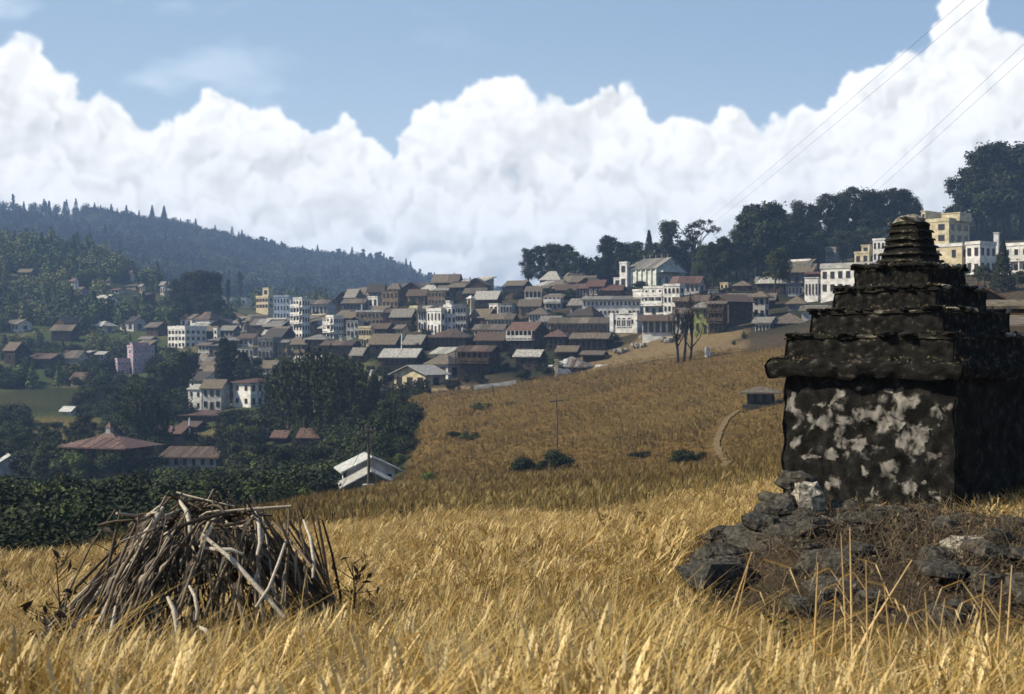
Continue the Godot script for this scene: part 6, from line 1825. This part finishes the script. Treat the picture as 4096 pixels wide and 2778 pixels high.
	# tall reed-like grass stalks standing in front
	var near := [[850, 6.2, 528, 0.012, -0.02], [841, 6.3, 533, 0.010, -0.05], [912, 6.0, 560, 0.012, 0.62], [752, 5.6, 552, 0.009, 0.34], [748, 5.4, 566, 0.008, 0.22], [818, 5.8, 562, 0.013, 0.04], [884, 5.6, 582, 0.010, -0.10], [866, 5.9, 560, 0.009, -0.02], [925, 5.5, 592, 0.010, -0.08], [985, 5.2, 608, 0.012, -0.12], [1002, 5.4, 580, 0.010, 0.05], [985, 5.8, 575, 0.008, 0.10], [1012, 5.2, 565, 0.011, 0.06], [905, 5.0, 640, 0.011, 0.5], [836, 5.4, 588, 0.009, 0.06], [800, 5.0, 620, 0.009, -0.1], [945, 5.3, 598, 0.008, 0.14], [880, 5.0, 590, 0.008, 0.2], [775, 5.1, 600, 0.008, 0.1], [520, 4.6, 565, 0.006, 0.05], [430, 4.4, 580, 0.006, -0.08], [620, 4.7, 560, 0.006, 0.1], [236, 5.4, 600, 0.009, 0.25], [350, 4.8, 590, 0.006, 0.12], [120, 5.0, 585, 0.006, -0.06], [690, 4.6, 590, 0.006, -0.12]]
	for q in near:
		var top := pt(q[0], q[2], q[1])
		var g := ground_at(q[0], q[1])
		var long: float = top.y - g.y
		var o := thing("tall_stalk", "tall pale dry grass stalk standing above the foreground grass", "grass stalk", Vector3(top.x - q[4] * long, g.y, g.z), 0, "tall dry stalks in the foreground")
		var m := Shape.new()
		m.tint = Color(0.50, 0.33, 0.13).lerp(Color(0.66, 0.50, 0.26), rng.randf())
		m.tube([Vector3(0, -0.05, 0), Vector3(q[4] * long * 0.5, long * 0.5, 0), Vector3(q[4] * long, long, 0)], [q[3] * 0.5, q[3] * 0.42, q[3] * 0.15], 5)
		put("stem", m, M.straw, o)
		for j in 3:      # dry blades that rise and fold over
			var y0 := long * rng.randf_range(0.2, 0.8)
			var sg := -1.0 if rng.randf() < 0.5 else 1.0
			var b0 := Vector3(q[4] * y0, y0, 0); var reach := rng.randf_range(0.08, 0.2)
			var b1 := b0 + Vector3(sg * reach * 0.5, reach * 0.7, 0.03); var b2 := b0 + Vector3(sg * reach, reach * 0.55, 0.06); var b3 := b0 + Vector3(sg * reach * 1.25, reach * -0.1, 0.07)
			var v := Vector3(0, 0.004, 0.007)
			var l := Shape.new()
			l.tint = Color(0.66, 0.52, 0.29)
			l.quad(b0 - v * 0.5, b1 - v, b1 + v, b0 + v * 0.5); l.quad(b1 - v, b2 - v, b2 + v, b1 + v); l.tri(b2 - v, b3, b2 + v)
			put("blade", l, M.straw, o)

func _ready() -> void:
	var t0 := Time.get_ticks_msec()
	# camera
	var cam := Camera3D.new()
	cam.name = "camera"
	add_child(cam)
	cam.position = Vector3(0, EYE, 0)
	var lens := CameraAttributesPhysical.new()
	lens.frustum_focal_length = 48.13
	lens.frustum_focus_distance = 16.0
	lens.exposure_aperture = 5.6
	lens.frustum_near = 0.1
	lens.frustum_far = 9000.0
	cam.attributes = lens
	cam.current = true
	# sky, air and exposure
	var env := Environment.new()
	env.background_mode = Environment.BG_SKY
	var sky := Sky.new()
	var pan := PanoramaSkyMaterial.new()
	pan.panorama = build_sky()
	pan.filter = true
	sky.sky_material = pan
	env.sky = sky
	env.background_energy_multiplier = 0.86
	env.tonemap_mode = Environment.TONE_MAPPER_LINEAR
	env.tonemap_exposure = 1.75
	env.fog_enabled = true
	env.fog_density = 0.00026
	env.fog_light_color = Color(0.66, 0.80, 1.0)
	env.sdfgi_enabled = true
	env.ssao_enabled = true
	env.ssil_enabled = true
	var we := WorldEnvironment.new()
	we.name = "world_environment"
	we.environment = env
	add_child(we)
	# the sun stands to the left, a little beyond the scene
	var sun := DirectionalLight3D.new()
	sun.name = "sun"
	sun.light_color = Color(1.0, 0.95, 0.86)
	sun.light_energy = 1.6
	sun.light_angular_distance = 0.5
	sun.shadow_enabled = true
	add_child(sun)
	var to_sun := Vector3(-0.95, 0.80, 0.08).normalized()
	sun.look_at_from_position(to_sun * 50.0, Vector3.ZERO)
	print("camera fov ", cam.fov, " sky ", Time.get_ticks_msec() - t0)
	hills.seed = 5; hills.frequency = 0.06; hills.fractal_octaves = 3
	lumps.seed = 8; lumps.frequency = 0.03; lumps.fractal_octaves = 3
	rng.seed = 20
	materials()
	make_grid()
	build_ground()
	print("ground ", Time.get_ticks_msec() - t0)
	heap_at = ground_at(207, 9.0)
	town()
	filler_houses()
	print("town ", Time.get_ticks_msec() - t0)
	make_trees()
	poles_and_walls()
	for a in [[752, 410], [738, 412], [727, 420], [720, 432], [716, 446], [722, 456], [728, 463], [722, 470]]:
		path_pts.append(gpt(a[0], a[1]))
	var dense := []
	for i in path_pts.size() - 1:
		for k in 8: dense.append(path_pts[i].lerp(path_pts[i + 1], k / 8.0))
	path_pts = dense
	trees()
	print("trees ", Time.get_ticks_msec() - t0)
	forests()
	print("forests ", Time.get_ticks_msec() - t0)
	stalk_heap()
	shrine()
	dry_grass()
	for k in proto: proto[k].free()
	print("done ", Time.get_ticks_msec() - t0)
